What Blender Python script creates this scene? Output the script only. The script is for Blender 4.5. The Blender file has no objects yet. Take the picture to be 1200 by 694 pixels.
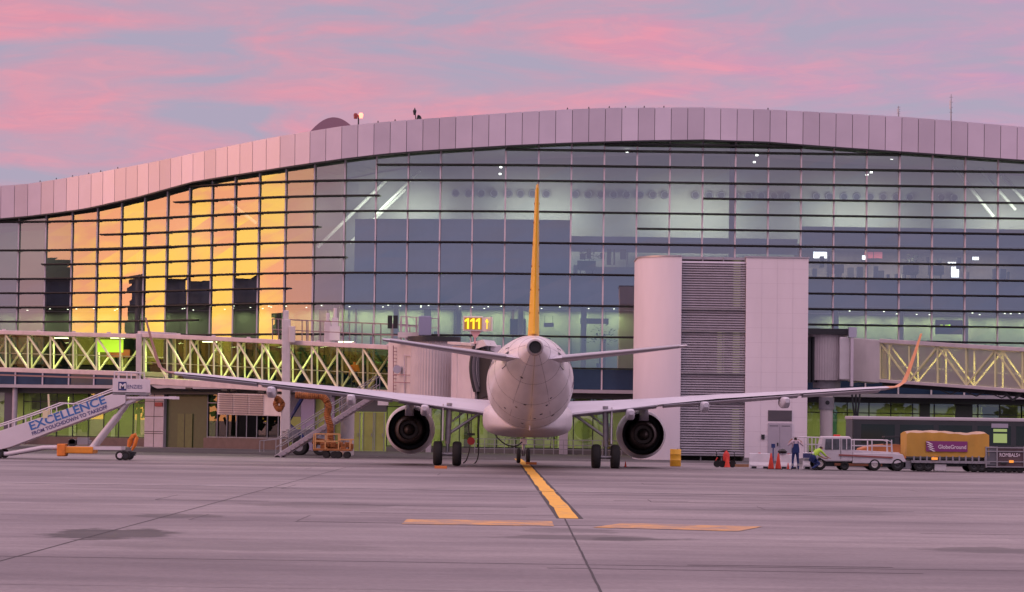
import bpy, bmesh, math, random
from mathutils import Vector, Matrix
random.seed(7)
C = bpy.context.scene.collection
scn = bpy.context.scene
R = math.radians
# ------------------------------------------------------------ camera
CAMZ, FPX = 2.1, 3050.0
ROLL, PITCH = R(0.82), math.atan(149/3050)
cam_d = bpy.data.cameras.new('camera'); cam = bpy.data.objects.new('camera', cam_d); C.objects.link(cam)
cam_d.sensor_width = 36; cam_d.lens = FPX/1200*36; cam_d.clip_end = 6000; cam_d.clip_start = 0.5
cam.matrix_world = Matrix.Translation((0, 0, CAMZ)) @ Matrix.Rotation(R(90)+PITCH, 4, 'X') @ Matrix.Rotation(ROLL, 4, 'Z')
scn.camera = cam
_cr = cam.matrix_world.to_3x3()
def W(px, py, Y):
    """pixel of the 1200x694 photo at world depth Y -> world point"""
    d = _cr @ Vector(((px-600)/FPX, (347-py)/FPX, -1))
    t = Y/d.y
    return Vector((d.x*t, Y, CAMZ+d.z*t))
def PX(v):
    l = _cr.transposed() @ (Vector(v)-Vector((0, 0, CAMZ)))
    return 600+l.x/-l.z*FPX, 347-l.y/-l.z*FPX
# ------------------------------------------------------------ sky, sun, exposure
SUN_AZ = math.atan2(-0.96, -0.28)      # sunset glow, left and slightly behind the viewer
SUN_EL = R(15)
sun_dir = Vector((-0.96*math.cos(SUN_EL), -0.28*math.cos(SUN_EL), math.sin(SUN_EL))).normalized()
world = bpy.data.worlds.new('World'); scn.world = world; world.use_nodes = True
wn, wl = world.node_tree.nodes, world.node_tree.links
wn.clear()
def N(t, **k):
    n = wn.new(t)
    for a, b in k.items(): setattr(n, a, b)
    return n
def mathn(op, a, b=None, clamp=False):
    n = N('ShaderNodeMath', operation=op, use_clamp=clamp)
    for i, v in enumerate((a, b)):
        if v is None: continue
        if isinstance(v, (int, float)): n.inputs[i].default_value = v
        else: wl.new(v, n.inputs[i])
    return n.outputs[0]
def rampn(fac, stops):
    n = N('ShaderNodeValToRGB'); wl.new(fac, n.inputs[0]); e = n.color_ramp.elements
    while len(e) < len(stops): e.new(0.5)
    for q, (p, c) in zip(e, stops): q.position = p; q.color = (*c, 1)
    return n.outputs[0]
def mixn(f, a, b, mode='MIX'):
    n = N('ShaderNodeMix', data_type='RGBA', blend_type=mode)
    for i, v in ((0, f), (6, a), (7, b)):
        if isinstance(v, (int, float)): n.inputs[i].default_value = v
        elif isinstance(v, tuple): n.inputs[i].default_value = (*v, 1)
        else: wl.new(v, n.inputs[i])
    return n.outputs[2]
tc = N('ShaderNodeTexCoord'); sep = N('ShaderNodeSeparateXYZ'); wl.new(tc.outputs['Generated'], sep.inputs[0])
el = sep.outputs[2]
def cloud(scale, loc, detail=5, rough=.55, dist=.6):
    mp = N('ShaderNodeMapping'); wl.new(tc.outputs['Generated'], mp.inputs[0])
    mp.inputs['Scale'].default_value = scale; mp.inputs['Location'].default_value = loc
    mp.inputs['Rotation'].default_value = (0, R(4), 0)
    nz = N('ShaderNodeTexNoise'); wl.new(mp.outputs[0], nz.inputs[0])
    nz.inputs['Scale'].default_value = 1; nz.inputs['Detail'].default_value = detail
    nz.inputs['Roughness'].default_value = rough; nz.inputs['Distortion'].default_value = dist
    return nz.outputs[0]
SKY_GREY, SKY_PINK, SKY_HI = (0.305, 0.262, 0.355), (0.56, 0.205, 0.275), (0.70, 0.24, 0.28)
c1 = cloud((12, 4, 50), (5.3, 0, 2.6), 6, .52, .8)
c2 = cloud((34, 8, 170), (7.7, 2, 4.2), 7, .66, 1.1)
f1 = rampn(c1, [(0.38, (0, 0, 0)), (0.74, (1, 1, 1))])
SKY_PK2 = mixn(mathn('MULTIPLY', sep.outputs[0], 6.0, True), SKY_PINK, (.44, .215, .36))
f2 = rampn(c2, [(0.42, (0, 0, 0)), (0.66, (1, 1, 1))])
base = mixn(f1, SKY_GREY, SKY_PK2)
base = mixn(mathn('MULTIPLY', mathn('MULTIPLY', f1, f2), .55), base, SKY_HI)
sepy = sep.outputs[1]
behind = mathn('MULTIPLY', mathn('MULTIPLY', sepy, -1), 2.2, True)          # the eastern half of the sky holds grey-blue cloud only
eastg = rampn(mathn('MULTIPLY', el, 6.0, True), [(0.12, (0.20, 0.25, 0.42)), (0.36, (0.31, 0.31, 0.50)), (0.60, (0.33, 0.28, 0.39))])
eastc = mixn(mathn('MULTIPLY', f1, .30), eastg, (0.52, 0.36, 0.44))
base = mixn(behind, base, eastc)
upf = mathn('MULTIPLY', mathn('SUBTRACT', el, 0.19), 3.2, True)
high = mixn(upf, base, (0.94, 0.68, 0.82))
# warm sunset glow round the sun's azimuth
dp = N('ShaderNodeVectorMath', operation='DOT_PRODUCT'); wl.new(tc.outputs['Generated'], dp.inputs[0])
dp.inputs[1].default_value = (-0.965, -0.262, 0.03)
glow = rampn(dp.outputs['Value'], [(0.74, (0, 0, 0)), (0.87, (.22, .22, .22)), (0.94, (.75, .75, .75)), (0.985, (1, 1, 1))])
glow = mathn('MULTIPLY', glow, mathn('SUBTRACT', 1.0, mathn('MULTIPLY', mathn('ABSOLUTE', el), 2.6), True))
gcol = rampn(dp.outputs['Value'], [(0.70, (0.75, .26, .25)), (0.86, (.85, .30, .14)), (0.93, (.95, .38, .08)), (0.985, (1.0, .54, .05))])
gn = cloud((14, 14, 30), (1.2, 5.1, .4), 4, .55, .4)
gcol = mixn(rampn(gn, [(0.44, (0, 0, 0)), (0.56, (1, 1, 1))]), gcol, (.88, .30, .12))
gm = N('ShaderNodeVectorMath', operation='SCALE'); wl.new(gcol, gm.inputs[0]); gm.inputs['Scale'].default_value = 3.0
skyc = mixn(glow, high, gm.outputs[0])
nis = N('ShaderNodeTexSky', sky_type='NISHITA'); nis.sun_disc = False
nis.sun_elevation = SUN_EL; nis.sun_rotation = math.atan2(sun_dir.x, sun_dir.y)
bg1 = N('ShaderNodeBackground'); wl.new(nis.outputs[0], bg1.inputs[0]); bg1.inputs[1].default_value = 0.006
bg2 = N('ShaderNodeBackground'); wl.new(skyc, bg2.inputs[0]); bg2.inputs[1].default_value = 1.0
ad = N('ShaderNodeAddShader'); wl.new(bg1.outputs[0], ad.inputs[0]); wl.new(bg2.outputs[0], ad.inputs[1])
wo = N('ShaderNodeOutputWorld'); wl.new(ad.outputs[0], wo.inputs[0])
sd = bpy.data.lights.new('sun', 'SUN'); sd.energy = 0.55; sd.angle = R(10); sd.color = (1.0, 0.46, 0.42)
so = bpy.data.objects.new('sun', sd); C.objects.link(so)
so.rotation_euler = sun_dir.to_track_quat('Z', 'Y').to_euler()
scn.view_settings.view_transform = 'Standard'; scn.view_settings.look = 'None'
scn.view_settings.exposure = 0.42; scn.view_settings.gamma = 1.0
scn.render.engine = 'CYCLES'
scn.cycles.use_denoising = True
scn.cycles.max_bounces = 6; scn.cycles.transparent_max_bounces = 12
scn.cycles.diffuse_bounces = 3; scn.cycles.glossy_bounces = 3
scn.cycles.caustics_reflective = False; scn.cycles.caustics_refractive = False
scn.cycles.sample_clamp_indirect = 4
# ------------------------------------------------------------ materials
MATS = {}
def mat(name, col, rough=.5, metal=0.0, var=0.0, scale=1.0, bump=0.0, emit=None, es=0.0, stretch=(1, 1, 1), spec=.5, coat=0.0):
    if name in MATS: return MATS[name]
    m = bpy.data.materials.new(name); m.use_nodes = True; nt = m.node_tree
    b = nt.nodes['Principled BSDF']
    b.inputs['Base Color'].default_value = (*col, 1); b.inputs['Roughness'].default_value = rough
    b.inputs['Metallic'].default_value = metal; b.inputs['Specular IOR Level'].default_value = spec
    b.inputs['Coat Weight'].default_value = coat
    if emit: b.inputs['Emission Color'].default_value = (*emit, 1); b.inputs['Emission Strength'].default_value = es
    if var or bump:
        t = nt.nodes.new('ShaderNodeTexCoord'); mp = nt.nodes.new('ShaderNodeMapping'); nz = nt.nodes.new('ShaderNodeTexNoise')
        mp.inputs['Scale'].default_value = stretch
        nt.links.new(t.outputs['Object'], mp.inputs[0]); nt.links.new(mp.outputs[0], nz.inputs[0])
        nz.inputs['Scale'].default_value = scale; nz.inputs['Detail'].default_value = 6; nz.inputs['Roughness'].default_value = .6
        if var:
            r = nt.nodes.new('ShaderNodeValToRGB'); e = r.color_ramp.elements
            e[0].position = .3; e[1].position = .7
            e[0].color = (*[c*(1-var) for c in col], 1); e[1].color = (*[min(1, c*(1+var*.6)) for c in col], 1)
            nt.links.new(nz.outputs[0], r.inputs[0]); nt.links.new(r.outputs[0], b.inputs['Base Color'])
            mr = nt.nodes.new('ShaderNodeMapRange'); mr.inputs[3].default_value = rough*.8; mr.inputs[4].default_value = min(1, rough*1.25)
            nt.links.new(nz.outputs[0], mr.inputs[0]); nt.links.new(mr.outputs[0], b.inputs['Roughness'])
        if bump:
            bp = nt.nodes.new('ShaderNodeBump'); bp.inputs['Strength'].default_value = bump; bp.inputs['Distance'].default_value = .02
            nt.links.new(nz.outputs[0], bp.inputs['Height']); nt.links.new(bp.outputs[0], b.inputs['Normal'])
    MATS[name] = m; return m
def glass(name, tint, refl, rough=0.0, gtint=(1, 1, 1), ior=1.45):
    if name in MATS: return MATS[name]
    m = bpy.data.materials.new(name); m.use_nodes = True; nt = m.node_tree; nt.nodes.clear()
    o = nt.nodes.new('ShaderNodeOutputMaterial'); mx = nt.nodes.new('ShaderNodeMixShader')
    tr = nt.nodes.new('ShaderNodeBsdfTransparent'); tr.inputs[0].default_value = (*tint, 1)
    gl = nt.nodes.new('ShaderNodeBsdfAnisotropic'); gl.inputs['Roughness'].default_value = rough; gl.inputs[0].default_value = (*gtint, 1)
    fr = nt.nodes.new('ShaderNodeFresnel'); fr.inputs[0].default_value = ior
    ma = nt.nodes.new('ShaderNodeMath'); ma.operation = 'ADD'; ma.inputs[1].default_value = refl; ma.use_clamp = True
    nt.links.new(fr.outputs[0], ma.inputs[0]); nt.links.new(ma.outputs[0], mx.inputs[0])
    nt.links.new(tr.outputs[0], mx.inputs[1]); nt.links.new(gl.outputs[0], mx.inputs[2]); nt.links.new(mx.outputs[0], o.inputs[0])
    MATS[name] = m; return m
M_fascia = mat('fascia_metal', (.62, .54, .64), .38, .25, .07, .35)
_nt = M_fascia.node_tree; _b = _nt.nodes['Principled BSDF']; _oi = _nt.nodes.new('ShaderNodeObjectInfo')
_mr = _nt.nodes.new('ShaderNodeMapRange'); _mr.inputs[3].default_value = .84; _mr.inputs[4].default_value = 1.06; _nt.links.new(_oi.outputs['Random'], _mr.inputs[0])
_mx = _nt.nodes.new('ShaderNodeMix'); _mx.data_type = 'RGBA'; _mx.blend_type = 'MULTIPLY'; _mx.inputs[0].default_value = 1
_l = _b.inputs['Base Color'].links[0]; _nt.links.new(_l.from_socket, _mx.inputs[6]); _nt.links.new(_mr.outputs[0], _mx.inputs[7]); _nt.links.new(_mx.outputs[2], _b.inputs['Base Color'])
M_dark = mat('dark_metal', (.025, .027, .032), .5, .2, .2, 2)
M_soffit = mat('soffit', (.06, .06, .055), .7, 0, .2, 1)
M_mull = mat('mullion_aluminium', (.66, .58, .64), .45, .1, .1, 1)
M_fin = mat('fin_metal', (.012, .013, .016), .6, .0, .2, 1.5)
M_glass = glass('curtain_glass', (.66, .73, .73), .24, 0, (.95, .97, 1))
M_gfglass = glass('ground_glass', (.75, .85, .72), .10)
M_brglass = glass('bridge_glass', (.82, .90, .78), .008, ior=1.12)
M_span = mat('spandrel_glass', (.025, .05, .10), .12, 0, .25, .5)
M_blind = mat('blue_partition', (.17, .22, .38), .6, 0, .28, .35, stretch=(1, 1, .5))
M_hall = mat('hall_wall', (.30, .31, .28), .8, 0, .15, .2)
M_lime = mat('lime_wall', (.40, .42, .22), .7, 0, .15, .5)
M_room = mat('room_wall', (.46, .50, .36), .8, 0, .18, .35)
M_slab = mat('floor_slab', (.10, .10, .11), .8, 0, .2, .5)
M_white = mat('white_paint', (.66, .62, .64), .42, 0, .08, 1.5)
M_bridge = mat('bridge_paint', (.62, .56, .56), .5, 0, .14, 1.2, 0, stretch=(1, 1, .3))
M_truss = mat('truss_lit_tint', (.80, .80, .55), .5, 0, .12, 2)  # yellow of the light inside the tunnel put into the truss colour
M_render = mat('tower_render', (.72, .66, .72), .7, 0, .07, .5, .08, stretch=(1, 1, .25))
M_alu = mat('louvre_alu', (.44, .41, .47), .45, .4, .1, 2)
M_rubber = mat('rubber', (.015, .015, .016), .85, 0, .3, 6)
M_steel = mat('steel', (.32, .31, .33), .45, .6, .2, 4)
M_grey = mat('grey_paint', (.28, .27, .30), .55, 0, .15, 2)
M_orange = mat('orange_paint', (.75, .22, .03), .5, 0, .2, 4)
M_yellow = mat('yellow_paint', (.78, .42, .03), .5, 0, .12, 3)
M_red = mat('red_paint', (.62, .03, .02), .5, 0, .15, 4)
M_blue = mat('navy_paint', (.02, .04, .16), .5)
M_black = mat('black_paint', (.01, .01, .012), .5)
# ------------------------------------------------------------ mesh helpers
MW = {}
class MB:
    def __init__(s): s.v = []; s.f = []; s.mi = []; s.m = 0
    def add(s, vs, fs):
        o = len(s.v); s.v += [Vector(v) for v in vs]
        for f in fs: s.f.append([i+o for i in f]); s.mi.append(s.m)
        return s
    def box(s, x0, x1, y0, y1, z0, z1, M=None):
        vs = [Vector((x, y, z)) for z in (z0, z1) for y in (y0, y1) for x in (x0, x1)]
        if M: vs = [M @ v for v in vs]
        return s.add(vs, [(0, 2, 3, 1), (4, 5, 7, 6), (0, 1, 5, 4), (2, 6, 7, 3), (0, 4, 6, 2), (1, 3, 7, 5)])
    def cbox(s, c, sx, sy, sz, M=None):
        x, y, z = c; return s.box(x-sx/2, x+sx/2, y-sy/2, y+sy/2, z-sz/2, z+sz/2, M)
    def beam(s, p, q, w, h=None, up=(0, 0, 1)):
        p, q = Vector(p), Vector(q); h = h or w; d = (q-p)
        if d.length < 1e-6: return s
        d.normalize(); u = Vector(up)
        if abs(d.dot(u)) > .98: u = Vector((0, 1, 0))
        a = d.cross(u).normalized(); b = a.cross(d).normalized()
        vs = [e+a*i*w/2+b*j*h/2 for e in (p, q) for i, j in ((-1, -1), (1, -1), (1, 1), (-1, 1))]
        return s.add(vs, [(0, 3, 2, 1), (4, 5, 6, 7), (0, 1, 5, 4), (1, 2, 6, 5), (2, 3, 7, 6), (3, 0, 4, 7)])
    def tube(s, p, q, r, r2=None, n=12, caps=True):
        p, q = Vector(p), Vector(q); r2 = r if r2 is None else r2; d = (q-p).normalized()
        u = Vector((0, 0, 1)) if abs(d.z) < .95 else Vector((1, 0, 0))
        a = d.cross(u).normalized(); b = a.cross(d)
        vs = [e+(a*math.cos(2*math.pi*i/n)+b*math.sin(2*math.pi*i/n))*rr for e, rr in ((p, r), (q, r2)) for i in range(n)]
        fs = [(i, (i+1) % n, n+(i+1) % n, n+i) for i in range(n)]
        if caps: fs += [tuple(range(n))[::-1], tuple(range(n, 2*n))]
        return s.add(vs, fs)
    def path(s, pts, r, n=8):
        rings = []; pts = [Vector(p) for p in pts]
        for i, p in enumerate(pts):
            d = (pts[min(i+1, len(pts)-1)]-pts[max(i-1, 0)]).normalized()
            u = Vector((0, 0, 1)) if abs(d.z) < .9 else Vector((0, 1, 0))
            a = d.cross(u).normalized(); b = a.cross(d)
            rr = r[i] if isinstance(r, (list, tuple)) else r
            rings.append([p+(a*math.cos(2*math.pi*k/n)+b*math.sin(2*math.pi*k/n))*rr for k in range(n)])
        return s.loft(rings)
    def loft(s, rings, cap=True):
        n = len(rings[0]); vs = [v for r in rings for v in r]; fs = []
        for k in range(len(rings)-1):
            fs += [(k*n+i, k*n+(i+1) % n, (k+1)*n+(i+1) % n, (k+1)*n+i) for i in range(n)]
        if cap: fs += [tuple(range(n))[::-1], tuple(range((len(rings)-1)*n, len(rings)*n))]
        return s.add(vs, fs)
    def lathe(s, prof, o, axis=(0, 1, 0), n=40):
        """prof: (along axis, radius) list; closed where radius is ~0"""
        d = Vector(axis).normalized(); u = Vector((0, 0, 1)) if abs(d.z) < .9 else Vector((1, 0, 0))
        a = d.cross(u).normalized(); b = a.cross(d); o = Vector(o)
        rings = [[o+d*t+(a*math.cos(2*math.pi*i/n)+b*math.sin(2*math.pi*i/n))*max(r, 1e-4) for i in range(n)] for t, r in prof]
        return s.loft(rings, False)
    def prism(s, poly, ext):
        ext = Vector(ext); n = len(poly); a = [Vector(p) for p in poly]
        return s.add(a+[p+ext for p in a], [tuple(range(n))[::-1], tuple(range(n, 2*n))]+[(i, (i+1) % n, n+(i+1) % n, n+i) for i in range(n)])
    def build(s, name, mats, parent=None, world=False, smooth=0, bev=0, seg=2, recalc=True):
        me = bpy.data.meshes.new(name); vs = s.v
        if world and parent is not None:
            Mi = MW[parent.name].inverted(); vs = [Mi @ v for v in vs]
        me.from_pydata([tuple(v) for v in vs], [], s.f)
        if recalc: bm = bmesh.new(); bm.from_mesh(me); bmesh.ops.recalc_face_normals(bm, faces=bm.faces); bm.to_mesh(me); bm.free()
        mats = mats if isinstance(mats, (list, tuple)) else [mats]
        for m in mats: me.materials.append(m)
        if len(mats) > 1: me.polygons.foreach_set('material_index', s.mi)
        if smooth:
            me.polygons.foreach_set('use_smooth', [True]*len(me.polygons)); me.set_sharp_from_angle(angle=R(smooth))
        me.update()
        o = bpy.data.objects.new(name, me); C.objects.link(o)
        if parent is not None:
            o.parent = parent; MW[o.name] = MW[parent.name]
        else: MW[o.name] = Matrix()
        if bev:
            b = o.modifiers.new('edge', 'BEVEL'); b.width = bev; b.segments = seg; b.limit_method = 'ANGLE'; b.angle_limit = R(35)
        return o
def tag(o, label, cat=None, group=None, kind=None):
    if label: o['label'] = label
    if cat: o['category'] = cat
    if group: o['group'] = group
    if kind: o['kind'] = kind
    return o
def thing(name, label, cat, loc=(0, 0, 0), rz=0, group=None, rot=None):
    o = bpy.data.objects.new(name, None); C.objects.link(o); o.empty_display_size = .3
    o.location = loc; o.rotation_euler = rot if rot else (0, 0, rz)
    MW[o.name] = Matrix.Translation(loc) @ (o.rotation_euler.to_matrix().to_4x4())
    return tag(o, label, cat, group)
def copy_tree(o, parent=None):
    c = o.copy(); C.objects.link(c); c.parent = parent
    for ch in list(o.children): copy_tree(ch, c)
    return c
def text(name, s, m, parent, M, size=1.0, ext=.008, world=True, width=None, bold=0.0, align='LEFT'):
    """flat lettering: local x along the text, local y up; M places it"""
    cu = bpy.data.curves.new(name, 'FONT'); cu.body = s; cu.size = size; cu.extrude = ext; cu.offset = bold; cu.align_x = align
    t = bpy.data.objects.new(name+'_tmp', cu); C.objects.link(t)
    bpy.context.view_layer.update()
    me = bpy.data.meshes.new_from_object(t.evaluated_get(bpy.context.evaluated_depsgraph_get()))
    bpy.data.objects.remove(t); bpy.data.curves.remove(cu)
    if width:
        xs = [v.co.x for v in me.vertices]; w = max(xs)-min(xs); M = M @ Matrix.Diagonal((width/w, 1, 1, 1)); 
    if world and parent is not None: M = MW[parent.name].inverted() @ M
    me.transform(M); me.materials.clear(); me.materials.append(m); me.name = name
    o = bpy.data.objects.new(name, me); C.objects.link(o)
    if parent is not None: o.parent = parent; MW[o.name] = MW[parent.name]
    return o
def facing(p, q=None):
    """matrix for text that faces -Y, starting at p and reading towards q (same depth)"""
    p = Vector(p); x = Vector((1, 0, 0)) if q is None else (Vector(q)-p).normalized()
    z = Vector((0, -1, 0)); z = (z-x*z.dot(x)).normalized(); y = z.cross(x)
    return Matrix(((x.x, y.x, z.x, p.x), (x.y, y.y, z.y, p.y), (x.z, y.z, z.z, p.z), (0, 0, 0, 1)))
def area(name, loc, sx, sy, power, col, parent=None, rot=(0, 0, 0)):
    l = bpy.data.lights.new(name, 'AREA'); l.shape = 'RECTANGLE'; l.size = sx; l.size_y = sy; l.energy = power; l.color = col
    o = bpy.data.objects.new(name, l); C.objects.link(o); o.location = loc; o.rotation_euler = rot
    return o
# ------------------------------------------------------------ ground
STAINS = [(132, 625.5, 1.35, 2.7, .13), (205, 604.5, 1.3, 1.5, .4), (690, 630, 2.0, 1.3, .5), (735, 632, .9, .9, .4), (1172, 645, 1.5, 1.4, .45), (660, 622, 1.2, 1.6, .6), (380, 592, 2.2, 2.5, .62), (560, 574, 3.5, 3, .75), (900, 600, 4, 2.5, .72), (280, 640, 3, 2, .8)]
def ground_material():
    m = bpy.data.materials.new('apron_concrete'); m.use_nodes = True; nt = m.node_tree; b = nt.nodes['Principled BSDF']
    n, l = nt.nodes, nt.links
    geo = n.new('ShaderNodeNewGeometry')
    def noise(sc, det=6, stretch=(1, 1, 1), rough=.6, dist=0):
        mp = n.new('ShaderNodeMapping'); l.new(geo.outputs['Position'], mp.inputs[0]); mp.inputs['Scale'].default_value = stretch
        z = n.new('ShaderNodeTexNoise'); l.new(mp.outputs[0], z.inputs[0]); z.inputs['Scale'].default_value = sc
        z.inputs['Detail'].default_value = det; z.inputs['Roughness'].default_value = rough; z.inputs['Distortion'].default_value = dist
        return z.outputs[0]
    def ramp(f, a, b_, ca, cb):
        r = n.new('ShaderNodeValToRGB'); e = r.color_ramp.elements; e[0].position = a; e[1].position = b_
        e[0].color = (*ca, 1); e[1].color = (*cb, 1); l.new(f, r.inputs[0]); return r.outputs[0]
    def mul(a, c, f=1.0):
        x = n.new('ShaderNodeMix'); x.data_type = 'RGBA'; x.blend_type = 'MULTIPLY'; x.inputs[0].default_value = f
        l.new(a, x.inputs[6]); l.new(c, x.inputs[7]); return x.outputs[2]
    def ramp2(f, a, b_, dk):
        r = n.new('ShaderNodeMapRange'); l.new(f, r.inputs[0]); r.inputs[1].default_value = a; r.inputs[2].default_value = b_
        r.inputs[3].default_value = dk; r.inputs[4].default_value = 1.0; return r.outputs[0]
    col = ramp(noise(.09, 5, (1, .5, 1)), .3, .7, (.20, .178, .182), (.325, .292, .292))
    col = mul(col, ramp(noise(.35, 9, (.45, 1.3, 1), .78), .34, .60, (.64, .63, .66), (1.08, 1.08, 1.08)), .9)
    col = mul(col, ramp(noise(.05, 6, (.35, 3.0, 1), .6, .5), .38, .60, (.60, .58, .62), (1.1, 1.1, 1.1)), .9)      # long tyre and jet-blast streaks
    col = mul(col, ramp(noise(9, 5), .3, .75, (.66, .66, .66), (1.15, 1.15, 1.15)), .8)
    for (px_, py_, rx, ry, dk) in STAINS:
        d_ = _cr @ Vector(((px_-600)/FPX, (347-py_)/FPX, -1)); t_ = -CAMZ/d_.z
        mp = n.new('ShaderNodeMapping'); l.new(geo.outputs['Position'], mp.inputs[0])
        mp.inputs['Scale'].default_value = (1/rx, 1/ry, 0); mp.inputs['Location'].default_value = (-d_.x*t_/rx, -d_.y*t_/ry, 0)
        ln = n.new('ShaderNodeVectorMath'); ln.operation = 'LENGTH'; l.new(mp.outputs[0], ln.inputs[0])
        ad_ = n.new('ShaderNodeMath'); ad_.operation = 'MULTIPLY_ADD'; l.new(noise(1.3, 6), ad_.inputs[0]); ad_.inputs[1].default_value = 1.6; l.new(ln.outputs['Value'], ad_.inputs[2])
        col = mul(col, ramp(ad_.outputs[0], .0, 1.0, (dk, dk*.95, dk), (1, 1, 1)) if False else ramp2(ad_.outputs[0], 1.50, 1.72, dk), 1.0)
    # slab to slab tone
    br = n.new('ShaderNodeTexBrick'); mp = n.new('ShaderNodeMapping'); l.new(geo.outputs['Position'], mp.inputs[0]); l.new(mp.outputs[0], br.inputs[0])
    mp.inputs['Location'].default_value = (7.35, 0.6, 0)
    br.offset = 0; br.inputs['Scale'].default_value = 1; br.inputs['Brick Width'].default_value = 8.5; br.inputs['Row Height'].default_value = 6.4
    br.inputs['Mortar Size'].default_value = 0; br.inputs['Color1'].default_value = (.80, .79, .82, 1); br.inputs['Color2'].default_value = (1, 1, 1, 1)
    col = mul(col, br.outputs[0], .9)
    l.new(col, b.inputs['Base Color'])
    rr = n.new('ShaderNodeMapRange'); l.new(noise(.5, 5, (.5, 1, 1)), rr.inputs[0]); rr.inputs[3].default_value = .42; rr.inputs[4].default_value = .8
    l.new(rr.outputs[0], b.inputs['Roughness'])
    bp = n.new('ShaderNodeBump'); bp.inputs['Strength'].default_value = .25; bp.inputs['Distance'].default_value = .01
    l.new(noise(14, 6), bp.inputs['Height']); l.new(bp.outputs[0], b.inputs['Normal'])
    return m
g = MB().add([(-2500, -2500, 0), (2500, -2500, 0), (2500, 2500, 0), (-2500, 2500, 0)], [(0, 1, 2, 3)])
tag(g.build('apron_ground', ground_material()), 'grey concrete airport apron with joints and stains', 'ground', kind='structure')
M_joint = mat('joint_sealant', (.035, .032, .036), .8, 0, .3, 3)
M_joint2 = mat('joint_faint', (.085, .075, .085), .8, 0, .3, 3)
j = MB()
def strip(mb, p, q, w, z, wob=0.0, seg=1):
    p, q = Vector((*p, z)), Vector((*q, z)); d = (q-p).normalized(); a = Vector((-d.y, d.x, 0))
    pts = [p.lerp(q, i/seg)+a*random.uniform(-wob, wob) for i in range(seg+1)]
    vs = [x for t in pts for x in (t-a*w/2*(1+random.uniform(-.12, .12)*(wob > 0)), t+a*w/2*(1+random.uniform(-.12, .12)*(wob > 0)))]
    mb.add(vs, [(2*i, 2*i+2, 2*i+3, 2*i+1) for i in range(seg)])
for k in range(-6, 8):
    x = -7.35+8.5*k
    if k in (0, 1): strip(j, (x, 26), (x+random.uniform(-.1, .1), 118 if k == 0 else 58), .035, .004, .004, 60)
j.build('expansion_joint', M_joint)['kind'] = 'structure'
j = MB()
for yy, w in ((32.6, .03), (39.1, .06), (45.6, .02), (58.5, .03), (62.5, .05), (64.8, .02), (71, .05), (75, .03), (80, .05), (92, .05), (99, .08), (108, .07), (121, .09), (134, .1)):
    strip(j, (-60, yy+.25), (60, yy-.25), w, .0035, .012, 80)
rj = random.Random(3)
for k in range(26):
    y_ = rj.uniform(36, 112); x_ = rj.uniform(-.19, .17)*y_; L_ = rj.uniform(1.2, 7)
    strip(j, (x_, y_), (x_+L_, y_+rj.uniform(-.2, .2)), rj.uniform(.05, .14), .0034, .01, 12)
    if rj.random() < .4: strip(j, (x_, y_), (x_+.02, y_+rj.uniform(2, 6)), .03, .0032, .01, 8)
j.build('cross_joint', [M_joint2])['kind'] = 'structure'
# darker asphalt service road along the building, with its pavement
M_asph = mat('asphalt', (.075, .07, .075), .85, 0, .3, .8)
M_pave = mat('paving', (.22, .20, .20), .8, 0, .25, 1.2)
r_ = MB().add([(-120, 147, .006), (120, 147, .006), (120, 182, .006), (-120, 182, .006)], [(0, 1, 2, 3)])
tag(r_.build('service_road', M_asph), 'dark service road in front of the terminal', 'road', kind='structure')
r_ = MB()
for x in range(-60, 60, 7): r_.add([(x, 155, .011), (x+3.2, 155, .011), (x+3.2, 155.5, .011), (x, 155.5, .011)], [(0, 1, 2, 3)])
r_.add([(-120, 147.2, .011), (120, 147.2, .011), (120, 147.6, .011), (-120, 147.6, .011)], [(0, 1, 2, 3)])
tag(r_.build('road_marking', mat('worn_white', (.42, .40, .41), .7, 0, .4, 2)), 'worn white lines on the service road', 'marking', kind='structure')
# worn oil patches
def blob(pts_px, name, m, z):
    P = []
    for px, py in pts_px:
        d = _cr @ Vector(((px-600)/FPX, (347-py)/FPX, -1)); t = (0-CAMZ)/d.z
        P.append((d.x*t, d.y*t, z))
    me = MB(); n = len(P); c = sum((Vector(p) for p in P), Vector())/n
    ring = []
    for i in range(n):
        a, b = Vector(P[i]), Vector(P[(i+1) % n])
        for k in range(6):
            q = a.lerp(b, k/6); ring.append(q+(q-c)*random.uniform(-.03, .03))
    me.add([c]+ring, [(0, 1+i, 1+(i+1) % len(ring)) for i in range(len(ring))])
    return me.build(name, m)
def gp(px, py):
    d = _cr @ Vector(((px-600)/FPX, (347-py)/FPX, -1)); t = -CAMZ/d.z
    return (d.x*t, d.y*t)
def worn(name, col, lo, hi, sc=1.3):
    m = bpy.data.materials.new(name); m.use_nodes = True; nt = m.node_tree; b = nt.nodes['Principled BSDF']
    g_ = nt.nodes.new('ShaderNodeNewGeometry'); z = nt.nodes.new('ShaderNodeTexNoise'); z.inputs['Scale'].default_value = sc; z.inputs['Detail'].default_value = 9; z.inputs['Roughness'].default_value = .72
    nt.links.new(g_.outputs['Position'], z.inputs[0]); r = nt.nodes.new('ShaderNodeValToRGB'); e = r.color_ramp.elements
    e[0].position = lo; e[1].position = hi; e[0].color = (.22, .18, .17, 1); e[1].color = (*col, 1)
    nt.links.new(z.outputs[0], r.inputs[0]); nt.links.new(r.outputs[0], b.inputs['Base Color']); b.inputs['Roughness'].default_value = .7
    return m
M_lineworn = worn('line_yellow_worn', (.60, .31, .08), .40, .60)
a0, a1 = gp(616, 545), gp(668, 608)
mk = MB(); strip(mk, a0, a1, .60, .0045); mk.build('guide_line_border', M_joint)['kind'] = 'structure'
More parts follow.
